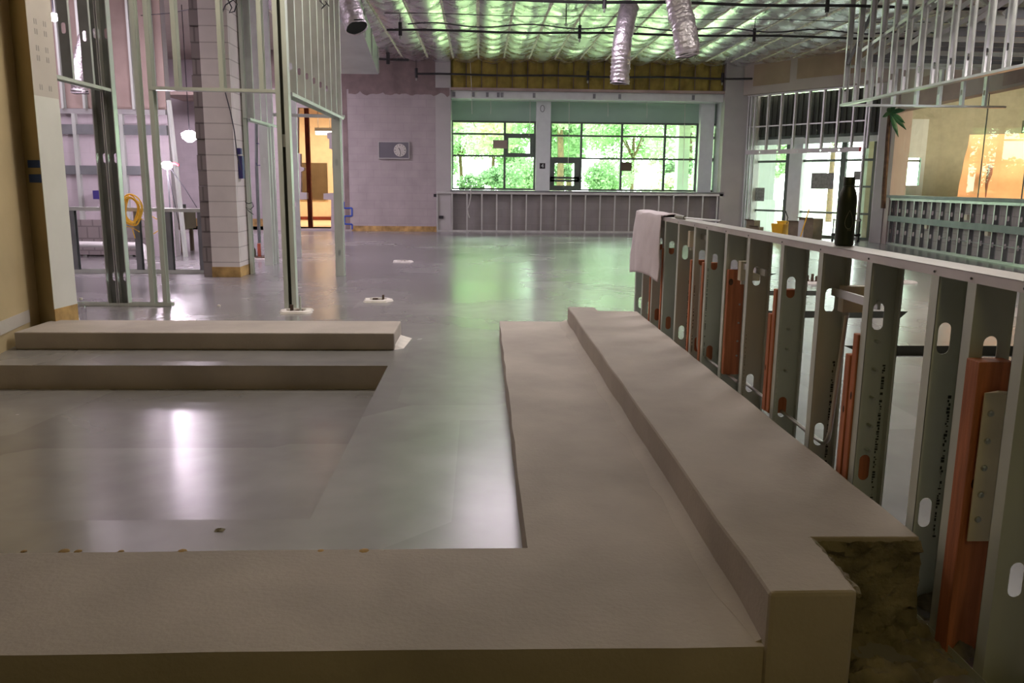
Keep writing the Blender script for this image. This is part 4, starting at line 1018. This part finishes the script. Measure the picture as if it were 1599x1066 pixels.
cords = [(734, 92, 737, 178), (766, 155, 766, 178), (828, 150, 826, 212), (889, 150, 887, 262), (949, 152, 949, 182), (1010, 153, 1010, 184), (1070, 155, 1066, 290)]
nmz = ['the longest cord, hanging left of the first window bar from the batts', 'second thin cord in the first far window', 'third thin cord beside the numbered column', 'long thin cord just right of the numbered column', 'short thin cord over the middle bar of the wide window', 'short thin cord over the right part of the wide window', 'long thin cord near the right end of the wide window']
for (a, b_, c, d_), lab in zip(cords, nmz):
    y = FARY+.5 if a != 734 else FARY-.05
    m = MB(); P, Q = at_y(a, b_, y), at_y(c, d_, y)
    if a != 734: P.z = 3.5
    m.tube([P, (P+Q)/2+Vector((.01, 0, 0)), Q], .008, 5)
    m.build('thin_wire', M['wire'], label='pale '+lab if not lab.startswith('the') else 'pale cord, '+lab, cat='cord', group='cords hanging at the far windows')

# ================================================================== STOREFRONT STUDS AND ENTRANCE ITEMS
stf = thing('stud_wall', sf(slen/2, 0, .05), 'open metal stud frame with a long punched header in front of the glazed entrance', 'stud wall')
def sstud(s, z0, z1, nm='stud', fl=.035):
    b = MB(); o = sf(s, 0, .02); cstud(b, (o.x, o.y), (sn.x, sn.y), (sd.x, sd.y), .09, fl, z0, z1, lip=0); b.build(nm, M['galvb'], stf)
hs0, hs1 = .03, s_at(1347, 236, .06)[0]
for s in (.02, .10, .22): sstud(s, 0, 3.64)
ns = 9
for k in range(1, ns): sstud(.22+k*.405, 2.20, 3.64, 'cripple_stud')
sstud(hs1+.02, 0, 3.64); sstud(hs1+.38, 0, 3.64)
b = MB(); P, Q = sf(-.03, 3.66, .06), sf(slen, 3.66, .06); channel(b, P, Q, .095, .035); b.build('top_track', M['galvb'], stf)
b = MB(); P, Q = sf(hs0, 2.84, .06), sf(hs1, 2.84, .06); b.bar(P, Q, .03, .03); b.build('bridging', M['galvb'], stf)
hb = MB(); o = sf(hs0, 0, .115)
hls = [obround(x, 2.175, .045, .046) for x in (.45, 1.0, 1.6, 2.25, 2.75)]
hb.plate([(0, 2.12), (hs1-hs0, 2.12), (hs1-hs0, 2.235), (0, 2.235)], hls, o, sd, (0, 0, 1), .002); hd_ = hb.build('punched_header', M['track'], stf)
b = MB(); sbox(b, hs1-.06, hs1+.0, 2.125, 2.232, .117, .121); b.build('red_end_tag', M['redplastic'], hd_)
b = MB(); sbox(b, hs1-.62, hs1-.45, 2.20, 2.232, .117, .121); b.build('grey_tag', M['mark'], hd_)
# notices on the doors
def snotice(px0, py0, px1, py1, m, label):
    (a, za_), (c, zc_) = s_at(px0, py0, E0+.1), s_at(px1, py1, E0+.1)
    b = MB(); sbox(b, a, c, zc_, za_, E0+.045, E0+.05); b.build('door_notice', M[m], label=label, cat='notice')
snotice(1266, 270, 1299, 295, 'sign', 'large grey notice on the middle glass of the entrance')
snotice(1232, 270, 1247, 289, 'signg', 'green notice on the white post of the entrance')
snotice(1332, 267, 1345, 281, 'sign', 'pale grey notice on the entrance door behind the bottle')
snotice(1178, 293, 1191, 314, 'sign', 'small grey notice low on the first entrance glass')
# things standing on the floor just inside the entrance
def on_floor(px, e): s, _ = s_at(px, 350, e); return sf(s, 0, e)
def cbox(px, e, w_, d_, h, label, m='card', flap=True):
    o = on_floor(px, e); t = thing('cardboard_box', o, label, 'box', 'boxes by the entrance')
    def bb(mb, a, c, z0, z1, y0, y1):
        P = [o+sd*a+sn*y0, o+sd*c+sn*y0, o+sd*c+sn*y1, o+sd*a+sn*y1]; mb.hexa([v+Vector((0, 0, z0)) for v in P]+[v+Vector((0, 0, z1)) for v in P])
    b = MB(); bb(b, -w_/2, w_/2, 0, h, -d_/2, d_/2); b.build('carton', M[m], t)
    if flap:
        b = MB(); P = [o+sd*(-w_/2)+sn*(d_/2), o+sd*(w_/2)+sn*(d_/2)]
        b.hexa([P[0]+Vector((0, 0, h)), P[1]+Vector((0, 0, h)), P[1]+sn*.004+Vector((0, 0, h)), P[0]+sn*.004+Vector((0, 0, h)), P[0]+sn*.09-sd*.02+Vector((0, 0, h+.03)), P[1]+sn*.09+sd*.02+Vector((0, 0, h+.03)), P[1]+sn*.094+sd*.02+Vector((0, 0, h+.032)), P[0]+sn*.094-sd*.02+Vector((0, 0, h+.032))]); b.build('flap', M['card'], t)
    return t, bb
cbox(1176, .32, .26, .24, .40, 'taller dark cardboard box at the corner beside the entrance studs')
cbox(1183, .60, .24, .20, .25, 'low cardboard box in front of the corner box')
cbox(1246, .34, .34, .30, .42, 'brown cardboard box between the yellow bucket and the tall carton')
t, bb = cbox(1266, .40, .42, .40, .52, 'tall cardboard carton with a white left side at the entrance', flap=True)
b = MB(); bb(b, -.212, -.06, 0, .48, .2, .204); b.build('white_panel', M['cardw'], t)
o = on_floor(1220, .42); bk_ = thing('mop_bucket', o, 'yellow plastic mop bucket on casters at the entrance', 'bucket')
def pr(c, w0, w1, z0, z1, d0, d1):
    L_ = []
    for w_, d_, z in ((w0, d0, z0), (w1, d1, z1)):
        L_ += [c+sd*(-w_/2)+sn*(-d_/2)+Vector((0, 0, z)), c+sd*(w_/2)+sn*(-d_/2)+Vector((0, 0, z)), c+sd*(w_/2)+sn*(d_/2)+Vector((0, 0, z)), c+sd*(-w_/2)+sn*(d_/2)+Vector((0, 0, z))]
    return L_
b = MB(); b.hexa(pr(o, .30, .38, .06, .36, .30, .36)); b.build('tub', M['bucket'], bk_, bevel=.02)
b = MB(); b.hexa(pr(o+sd*.06, .20, .24, .36, .43, .24, .26)); b.build('wringer', M['bucket'], bk_)
for a, c in ((-.11, -.1), (.11, -.1), (-.11, .1), (.11, .1)):
    b = MB(); q = o+sd*a+sn*c; b.lathe([(.02, 0), (.03, .02), (.02, .06)], q, 8); b.build('caster', M['dark'], bk_)
q = o+sd*.16
b = MB(); b.tube([q+Vector((0, 0, .36)), q+sd*.02+Vector((0, 0, .52)), q-sd*.06+Vector((0, 0, .68))], .014, 6); b.build('wringer_handle', M['dark'], bk_)
o = on_floor(1250, 1.0); b = MB(); b.tube([o, o+sd*.06-sn*.22+Vector((0, 0, .75))], .014, 6); b.build('mop_pole', M['bucket'], label='yellow pole leaning against the brown cardboard box', cat='pole')
o = on_floor(1322, .45); ctt = thing('tool_cart', o, 'small dark wheeled cart beside the entrance door behind the bottle', 'cart')
b = MB(); b.hexa(pr(o, .55, .55, .50, .53, .35, .35)); b.build('top_shelf', M['cardw'], ctt)
b = MB(); b.hexa(pr(o, .55, .55, .14, .20, .35, .35)); b.build('lower_shelf', M['dark'], ctt)
for a, c in ((-.25, -.15), (.25, -.15), (-.25, .15), (.25, .15)):
    b = MB(); q = o+sd*a+sn*c; b.tube([q+Vector((0, 0, .06)), q+Vector((0, 0, .55))], .015, 6); b.build('post', M['dark'], ctt)
    b = MB(); b.lathe([(.02, 0), (.035, .03), (.02, .06)], q, 8); b.build('wheel', M['dark'], ctt)
b = MB(); b.hexa(pr(o-sn*.02, .3, .25, .205, .40, .25, .22)); b.build('tool_bag', M['dark'], label='dark tool bag on the lower shelf of the wheeled cart', cat='bag')
o = on_floor(1198, .42); b = MB(); b.hexa(pr(o, .42, .40, 0.0, .05, .35, .33)); b.build('floor_mat', M['dark'], label='dark flat mat on the floor in front of the yellow bucket', cat='mat')

# decorative palm on the right pier
RPp = at_x(1386, 250, 9.30)
pm = thing('palm_decoration', (9.25, 18.75, .8), 'thin brown palm trunk with drooping green leaves fixed on the pier beside the entrance', 'palm')
pts = [at_y(x, y, 18.7) for x, y in ((1379, 325), (1381, 290), (1384, 250), (1386, 215), (1389, 178))]
b = MB(); b.tube(pts, [.055, .055, .05, .045, .04], 8); b.build('trunk', M['trunk'], pm, smooth=True)
tp = pts[-1]
for (dx, dz, l) in ((.30, -.10, .5), (.18, -.40, .5), (.28, .18, .45), (-.12, .22, .35), (-.22, .02, .35), (.05, .30, .4), (.34, -.24, .45)):
    b = MB(); n = 8; vs = []
    for i in range(n+1):
        t = i/n; c = tp+Vector((dx*t, -.10*t-.03, dz*t-.10*t*t)); wd = .055*math.sin(PI*min(1, t*.9+.08)); nx = Vector((-dz, 0, dx)).normalized()
        vs += [c+nx*wd, c+Vector((0, -.02, 0)), c-nx*wd]
    fs = [(i*3+k, i*3+k+1, (i+1)*3+k+1, (i+1)*3+k) for i in range(n) for k in (0, 1)]
    b.add(vs, fs); b.build('palm_leaf', M['palmleaf'], pm, smooth=True)

# furring on the right wall
fr_ = thing('stud_furring', rf(3, 0, 0), 'low metal stud furring with a flat grey strap along the glazed right wall', 'stud furring')
b = MB(); channel(b, rf(.3, 1.055, -.02), rf(RL-.3, 1.055, -.02), .10, .05); b.build('top_track', M['galvb'], fr_)
b = MB(); channel(b, rf(.22, .001, -.02), rf(RL-.3, .001, -.02), .10, .05, down=False); b.build('bottom_track', M['galvb'], fr_)
for k in range(19):
    o = rf(.38+k*.405, 0, .03); b = MB(); cstud(b, (o.x, o.y), (-rn.x, -rn.y), (rd.x, rd.y), .092, .034, 0, 1.05, holes=(.30, .78), lip=0, two=True); b.build('stud', [M['dkgalv'], M['galvb']], fr_)  # dark webs beside bright flanges: shading put into the materials
b = MB(); rbox(b, .16, RL-.3, .53, .66, .035, .038); b.build('flat_strap', M['dkgalv'], fr_)
for k in range(3, 14):
    z = .30-.0; b = MB(); b.tube([rf(.4+(k+3)*.405, z+.0, -.02), rf(.4+(k+4)*.405, z, -.02)], .012, 6); b.build('conduit', M['galvb'], fr_)
for k, z in ((4, .45), (8, .70), (10, .45)):
    b = MB(); rbox(b, .5+k*.405, .62+k*.405, z, z+.1, -.08, .0); b.build('outlet_box', M['zinc'], fr_)

# orange tarp and tear behind the glass
tr_ = MB()
tr_.grid(lambda u, v: Vector((10.98+u*4.5+.35*(1-v)*(1-u)*.0-(.25*(1-v)*(1-u)), 18.6+.10*math.sin(u*9+v*2)+.06*noise.noise(Vector((u*5, v*5, 0))), 0.05+v*(2.42+.12*u))), 40, 24)
ot = tr_.build('orange_tarp', M['tarp'], smooth=True, fixn=False, label='wide orange plastic sheet hanging in the room behind the right glass wall', cat='tarp')
tm = MB(); P = [at_y(x, y, 18.42) for x, y in ((1547, 258), (1545, 272), (1541, 285), (1539, 308))]
tm.tube(P, [.05, .06, .035, .01], 6); tm.build('hanging_strip', M['plastic'], label='dark red strip hanging in front of the orange plastic sheet', cat='strip')

# ================================================================== HANGING SOFFIT FRAME TOP RIGHT
SX, SYF, SZ = 6.28, 14.6, 2.665
so = thing('soffit_frame', (7.6, 11, SZ), 'large hanging soffit framework of bright metal studs in the upper right', 'soffit frame')
b = MB(); channel(b, (SX, 5.5, SZ), (SX, SYF+.05, SZ), .095, .035, down=False); b.build('bottom_track', M['galvb'], so)
b = MB(); channel(b, (SX, SYF, SZ+.002), (9.15, SYF, SZ+.002), .095, .035, down=False); b.build('end_track', M['galvb'], so)
b = MB(); channel(b, (SX, SYF+.0, 3.34), (9.15, SYF, 3.34), .095, .035); b.build('end_track', M['galvb'], so)
y = SYF-.04; k = 0
while y > 5.6:
    b = MB(); cstud(b, (SX-.045, y), (1, 0), (0, -1), .09, .042, SZ, 4.42 if k % 3 else 4.42, holes=(2.95, 3.62)); b.build('stud', M['galvb'], so); y -= .405; k += 1
x = SX+.45
while x < 9.0:
    b = MB(); cstud(b, (x, SYF-.045), (0, 1), (1, 0), .09, .045, SZ, 3.33, holes=(2.92,), lip=0); b.box(x+.015, x+.03, SYF-.0465, SYF-.0455, 2.88, 2.96); b.build('end_stud', M['galvb'], so); x += .405
for k in range(22):
    y = SYF-.25-k*.405; b = MB(); cstud(b, (SX+.05, y), (0, 0.0001), (0, -1), .09, .04, 0, 1, lip=0) if False else b.box(SX+.05, 9.1, y-.0015, y, 3.30, 3.42)
    b.box(SX+.05, 9.1, y-.04, y, 3.30, 3.302); b.box(SX+.05, 9.1, y-.04, y, 3.418, 3.42); b.build('joist', M['dkgalv'] if k % 3 else M['galv'], so)
random.seed(21)
for k in range(11):
    y = SYF-.5-k*.75; b = MB(); b.bar((SX+.06, y, 3.36), (SX+1.5+random.uniform(-.3, .5), y-random.uniform(-.1, .6), 4.42), .035, .06); b.build('diagonal_brace', M['galvb'], so)
for k in range(7):
    y = SYF-.3-k*1.1; b = MB(); b.bar((SX+2.4, y, 3.36), (SX+.9, y-.25, 4.42), .035, .05); b.build('diagonal_brace', M['galv'], so)
b = MB(); b.bar((SX+.0, SYF-.6, 3.5), (SX-.0, 9.2, 4.30), .03, .05); b.build('diagonal_brace', M['galvb'], so)
# dark pair of straps leaning at the corner
b = MB(); b.bar((SX-.02, SYF-.1, 3.35), (SX+.35, SYF-.3, 4.42), .06, .05); b.build('dark_brace', M['dkgalv'], so)

# ================================================================== OVERHEAD: DUCTS, PIPES
def flex(pts, r, label, rough=.06, seed=0):
    P = [Vector(p) for p in pts]; t = thing('flexible_duct', P[0], label, 'duct', None)
    # P[0] is the open mouth
    path = []; n = 46
    for i in range(n+1):
        u = i/n*(len(P)-1); k = min(int(u), len(P)-2); f_ = u-k
        p0, p1, p2, p3 = P[max(k-1, 0)], P[k], P[k+1], P[min(k+2, len(P)-1)]
        path.append(0.5*((2*p1)+(-p0+p2)*f_+(2*p0-5*p1+4*p2-p3)*f_*f_+(-p0+3*p1-3*p2+p3)*f_**3))
    b = MB(); b.tube(path, [r*(1+.045*math.sin(i*2.1)) for i in range(n+1)], 22, cap=False)
    b.v = [v+Vector((noise.noise(v*9+Vector((seed, 0, 0))), noise.noise(v*9+Vector((0, seed, 5))), noise.noise(v*9+Vector((3, 0, seed)))))*r*rough*2.2 for v in b.v]
    b.build('foil_sleeve', M['flex'], t, smooth=True, fixn=False)
    d_ = (path[1]-path[0]).normalized(); b = MB(); b.tube([path[0]+d_*.02, path[0]+d_*.06], r*.97, 22); b.build('mouth_shade', M['ductin'], t)  # black disc in the mouth paints the shade inside the duct
    return t
def apx(px, py, y): return at_y(px, py, y)
flex([apx(557, 44, 13), apx(549, 20, 13.1), apx(540, -15, 13.2), apx(530, -40, 13.3)], .165, 'wide silver flexible duct hanging at the end of the close-set studs', seed=1)
flex([apx(967, 131, 14), apx(969, 100, 14), apx(972, 62, 14.0), apx(982, 12, 14.3)], .155, 'thin silver flexible duct hanging straight down in front of the yellow batts', seed=4)
flex([apx(1074, 88, 11), apx(1069, 50, 11), apx(1062, 18, 11.1), apx(1052, -30, 11.2)], .155, 'thick tilted silver flexible duct ending above the wide far window', seed=9)
flex([apx(125, 146, 13.6), apx(124, 125, 13.6), apx(126, 100, 13.7), apx(140, 40, 13.9), apx(150, -70, 14.0)], .125, 'small silver flexible duct in the room behind the tan wall end', seed=14)
dm = MB(); c0, c1 = at_y(533, 20, 15.0), at_y(590, 75, 17.6)
z1b = at_y(590, 116, 17.6).z
X0a, X1a = at_y(545, 40, 15).x-.75, at_y(566, 40, 15).x
dm.hexa([(X0a, 14.6, 3.90), (X1a, 14.6, 3.90), (c1.x, 17.6, z1b), (c1.x-.85, 17.6, z1b), (X0a, 14.6, 4.36), (X1a, 14.6, 4.36), (c1.x, 17.6, c1.z), (c1.x-.85, 17.6, c1.z)])
dct = dm.build('sheet_metal_duct', M['sheet'], label='boxy grey sheet metal duct sloping down under the foil ceiling', cat='duct')
b = MB()
for f_ in (.25, .6, .97):
    x_ = X1a+(c1.x-X1a)*f_; y_ = 14.6+3.0*f_; zb_ = 3.90+(z1b-3.90)*f_; zt_ = 4.36+(c1.z-4.36)*f_
    b.bar((x_+.01, y_, zb_), (x_+.01, y_, zt_), .03, .03, up=(0, 1, 0))
b.build('seam', M['galv'], dct)

def sprinkler(y, x0, x1, z, r, hang, label, cable=False):
    t = thing('sprinkler_pipe', (x0, y, z), label, 'pipe', None)
    b = MB(); n = 16; b.tube([(x0+(x1-x0)*i/n, y+.0, z+.012*math.sin(i*1.3)) for i in range(n+1)], r, 8); b.build('run', M['pipe'], t, smooth=True)
    if cable:
        b = MB(); n = 40; b.tube([(x0+.4+(x1-x0-.4)*i/n, y-.05, z+.10+.035*math.sin(i*.9)) for i in range(n+1)], r*.6, 6); b.build('cable', M['dkwire'], t, smooth=True)
    for x in hang:
        b = MB(); b.tube([(x, y, z-.10), (x, y, z+.14)], r*1.5, 8); b.tube([(x, y, z), (x, y, CZ-.02)], .008, 5); b.build('hanger', M['pipe'], t)
        b = MB(); b.lathe([(.012, -.17), (.02, -.14), (.012, -.10)], (x, y, z), 8); b.build('sprinkler_head', M['bolt'], t)
    return t
yy = 16.5
sprinkler(yy, at_y(604, 50, yy).x, 9.2, 4.12, .022, [at_y(625, 50, yy).x, at_y(905, 58, yy).x, at_y(1177, 68, yy).x], 'black sprinkler pipe with a slack cable crossing the middle of the foil ceiling', True)
yy = 14.0
sprinkler(yy, at_y(690, 2, yy).x, 9.2, at_y(900, 2, yy).z, .024, [at_y(944, 3, yy).x, at_y(1292, 8, yy).x], 'black sprinkler pipe nearest the camera along the top of the view')
yy = 15.4
sprinkler(yy, at_y(600, 18, yy).x, 8.6, at_y(800, 24, yy).z, .007, [at_y(884, 27, yy).x], 'thin dark rod crossing just under the foil ceiling')
yy = 22.3
sprinkler(yy, at_y(650, 111, yy).x, at_y(1222, 126, yy).x, at_y(900, 119, yy).z, .026, [at_y(650, 111, yy).x, at_y(918, 119, yy).x, at_y(1128, 124, yy).x], 'black sprinkler pipe in front of the yellow insulation batts')
b = MB(); P = at_y(606, 92, 21); b.bar((P.x-.35, 21, P.z), (P.x+.5, 21, P.z-.02), .05, .05); b.bar((P.x, 21, P.z-.12), (P.x, 21, P.z+.15), .08, .08); b.build('pipe_fitting', M['pipe'], label='short dark pipe fitting on the bare wall left of the yellow batts', cat='pipe')
# wires near the studs
coil([at_y(x, y, 11.2) for x, y in ((356, 0), (362, 12), (358, 20), (366, 18), (370, 6), (364, 0), (352, 8), (347, 20), (342, 26))], .008, 'wire_bundle', M['dkwire'], 'tangled bundle of dark wires at the top of the block pillar', 'wire')
coil([at_y(x, y, 9.2) for x, y in ((498, -14), (500, 2), (506, 8), (502, 14), (510, 6), (514, 10), (508, 2))], .006, 'wire_bundle', M['dkwire'], 'small tangle of dark wire among the close-set studs', 'wire')
coil([at_y(220, 24, 14.47), at_y(262, 21, 13.5), at_y(300, 14, 12.5), at_y(322, 6, 11.7), Vector((-3.775, 11.6, at_y(333, 5, 11.5).z))], .006, 'wire', M['dkwire'], 'dark wire strung across the upper stud bays', 'wire')

# ================================================================== OUTDOORS
def leaf_mesh(n, rx, ry, rz, size, seed, lumps=9):
    rnd = random.Random(seed); b = MB(); C_ = []
    for _ in range(lumps):
        a = rnd.uniform(0, 2*PI); q = rnd.uniform(.25, .75); C_.append((math.cos(a)*q, math.sin(a)*q, rnd.uniform(-.6, .75), rnd.uniform(.28, .5)))
    for _ in range(n):
        cx_, cy_, cz_, cr_ = rnd.choice(C_); d = Vector((rnd.gauss(0, 1), rnd.gauss(0, 1), rnd.gauss(0, 1))).normalized()*cr_*rnd.uniform(.55, 1.0)
        c = Vector(((cx_+d.x)*rx, (cy_+d.y)*ry, (cz_+d.z)*rz)); u = Vector((rnd.gauss(0, 1), rnd.gauss(0, 1), rnd.gauss(0, .6))).normalized(); v = u.orthogonal().normalized(); v.rotate(Quaternion(u, rnd.uniform(0, 6.28)))
        s = size*rnd.uniform(.6, 1.3)
        b.add([c-u*s*.6, c+v*s*.38-u*s*.1, c+u*s*.7, c-v*s*.38-u*s*.1], [(0, 1, 2, 3)])
    return b
def tree(x, y, h, rx, rz, m, label, seed, n=7500, size=.20, group='trees outside the far windows'):
    t = thing('leafy_tree', (0, 0, 0), label, 'tree', group)
    zc = h-rz*.75
    b = MB(); b.tube([(0, 0, -.3), (.05, 0, zc*.5), (-.05, .1, zc), (.1, 0, zc+rz*.5)], [.16, .13, .10, .04], 8)
    for a in range(4):
        an = a*1.6+seed; b.tube([(0, .05, zc*.75), (math.cos(an)*rx*.35, math.sin(an)*rx*.3, zc+.2), (math.cos(an)*rx*.6, math.sin(an)*rx*.6, zc+rz*.4)], [.07, .05, .02], 6)
    b.build('trunk', M['trunk'], t, smooth=True)
    b = leaf_mesh(n, rx, rx, rz, size, seed); b.v = [v+Vector((0, 0, zc)) for v in b.v]; b.build('crown', M[m], t, fixn=False)
    t.location = (x, y, -.1)
    return t
def bush(x, y, rx, rz, m, label, seed, n=4500, size=.13):
    t = thing('bush', (0, 0, 0), label, 'bush', 'bushes outside the far windows')
    b = MB(); 
    for k in range(5): b.tube([(0, 0, -.2), (math.cos(k*1.3)*rx*.3, math.sin(k*1.3)*.3, rz*.9)], [.04, .015], 5)
    b.build('stems', M['trunk'], t)
    b = leaf_mesh(n, rx, rx*.6, rz, size, seed); b.v = [v+Vector((0, 0, rz)) for v in b.v]; b.build('foliage', M[m], t, fixn=False)
    t.location = (x, y, -.1)
    return t
t1 = tree(3.2, 34, 7.0, 3.2, 3.0, 'leafa', 'maple tree outside the middle of the wide far window', 1)
t2 = tree(-1.8, 38, 7.6, 3.6, 3.2, 'leafb', 'pale leafy tree outside the first far window', 2)
t3 = tree(9.2, 37, 7.4, 3.2, 3.2, 'leafa', 'leafy tree outside the right end of the far windows', 3)
for src, x, y, sc, rz, lab in ((t1, 11.4, 29.5, .75, 1.2, 'leafy tree seen through the first glass of the entrance'), (t2, 14.2, 33.5, .85, 2.3, 'pale leafy tree seen through the middle glass of the entrance'),
                         (t1, 5.0, 47, 1.15, 3.0, 'distant tree behind the maple outside the wide window'), (t3, 18.0, 27.5, .62, .7, 'leafy tree outside the window behind the right glass wall'),
                         (t2, 27.0, 31, .9, 4.0, 'pale tree beyond the orange sheet room'), (t3, -6.0, 49, 1.2, 2.0, 'distant tree far behind the first far window'), (t2, 13.0, 46, 1.1, 5.0, 'distant pale tree behind the right end of the windows')):
    dup(src, (x, y, -.1), lab, 'trees outside the far windows', rz, sc)
bush(-.6, 31.5, 2.0, 1.25, 'leafc', 'dense bush low outside the first far window', 11)
bush(2.6, 30, 1.4, .75, 'leafb', 'bright bush outside the left of the wide far window', 12)
bush(7.4, 30.5, 1.7, .95, 'leafb', 'bright bush outside the right of the wide far window', 13)
bush(-4.6, 34.5, 1.9, 1.5, 'leafc', 'dark bush beyond the left edge of the first window', 14)
bush(4.9, 31.5, .9, .55, 'leafc', 'small dark bush outside the middle of the wide window', 15, 1600)
b1 = bush(2.0, 35.0, 1.9, 1.15, 'leafa', 'tall bush outside between the first far window and the numbered column', 16)
b2 = bush(9.0, 33.5, 1.8, 1.2, 'leafc', 'tall dark bush outside behind the right window column', 17)
dup(b1, (5.6, 36.0, -.1), 'tall bush outside behind the right half of the wide window', 'bushes outside the far windows', 1.4, 1.0)
dup(b2, (3.2, 41.0, -.1), 'tall dark bush outside behind the middle of the wide window', 'bushes outside the far windows', 2.2, 1.0)
dup(b1, (-4.4, 42.0, -.1), 'tall bush outside behind the left part of the first far window', 'bushes outside the far windows', 3.3, 1.15)
dup(t1, (0.6, 41, -.1), 'small maple outside behind the right half of the first far window', 'trees outside the far windows', 4.4, .72)
dup(t1, (-1.0, 44, -.1), 'small maple outside at the left edge of the first far window', 'trees outside the far windows', 1.1, .75)
dup(t3, (7.6, 42, -.1), 'small tree outside behind the right half of the wide window', 'trees outside the far windows', 5.2, .72)
for px, y, w_, lab in ((1194, 25.0, .62, 'pale square column outside the first glass of the entrance'), (1278, 26.5, .5, 'pale square column outside the middle glass of the entrance'), (1066, 25.0, .34, 'pale square column outside the right end of the wide window')):
    x = at_y(px, 280, y).x; t = thing('outdoor_column', (x, y, -.1), lab, 'column')
    b = MB(); b.box(x-w_/2, x+w_/2, y, y+w_, -.1, 4.2); b.build('shaft', M['outcol'], t)
    b = MB(); b.box(x-w_/2-.05, x+w_/2+.05, y-.05, y+w_+.05, -.1, .9); b.build('base', M['whitecol'], t)

def portal(loc, aim, sx, sy_):
    o = lamp('window_daylight_portal', 'AREA', loc, 1.0, (1, 1, 1), sx, sy_, aim=aim); o.data.cycles.is_portal = True
portal((2.9, GY+.15, 2.05), (2.9, 0, 2.05), 7.4, 1.9)
c = sf(slen/2, 1.3, E0-.15); portal(c, c+sn*5, 4.0, 2.6)
portal((12.6, 20.95, 2.0), (12.6, 0, 2.0), 6.0, 2.0)
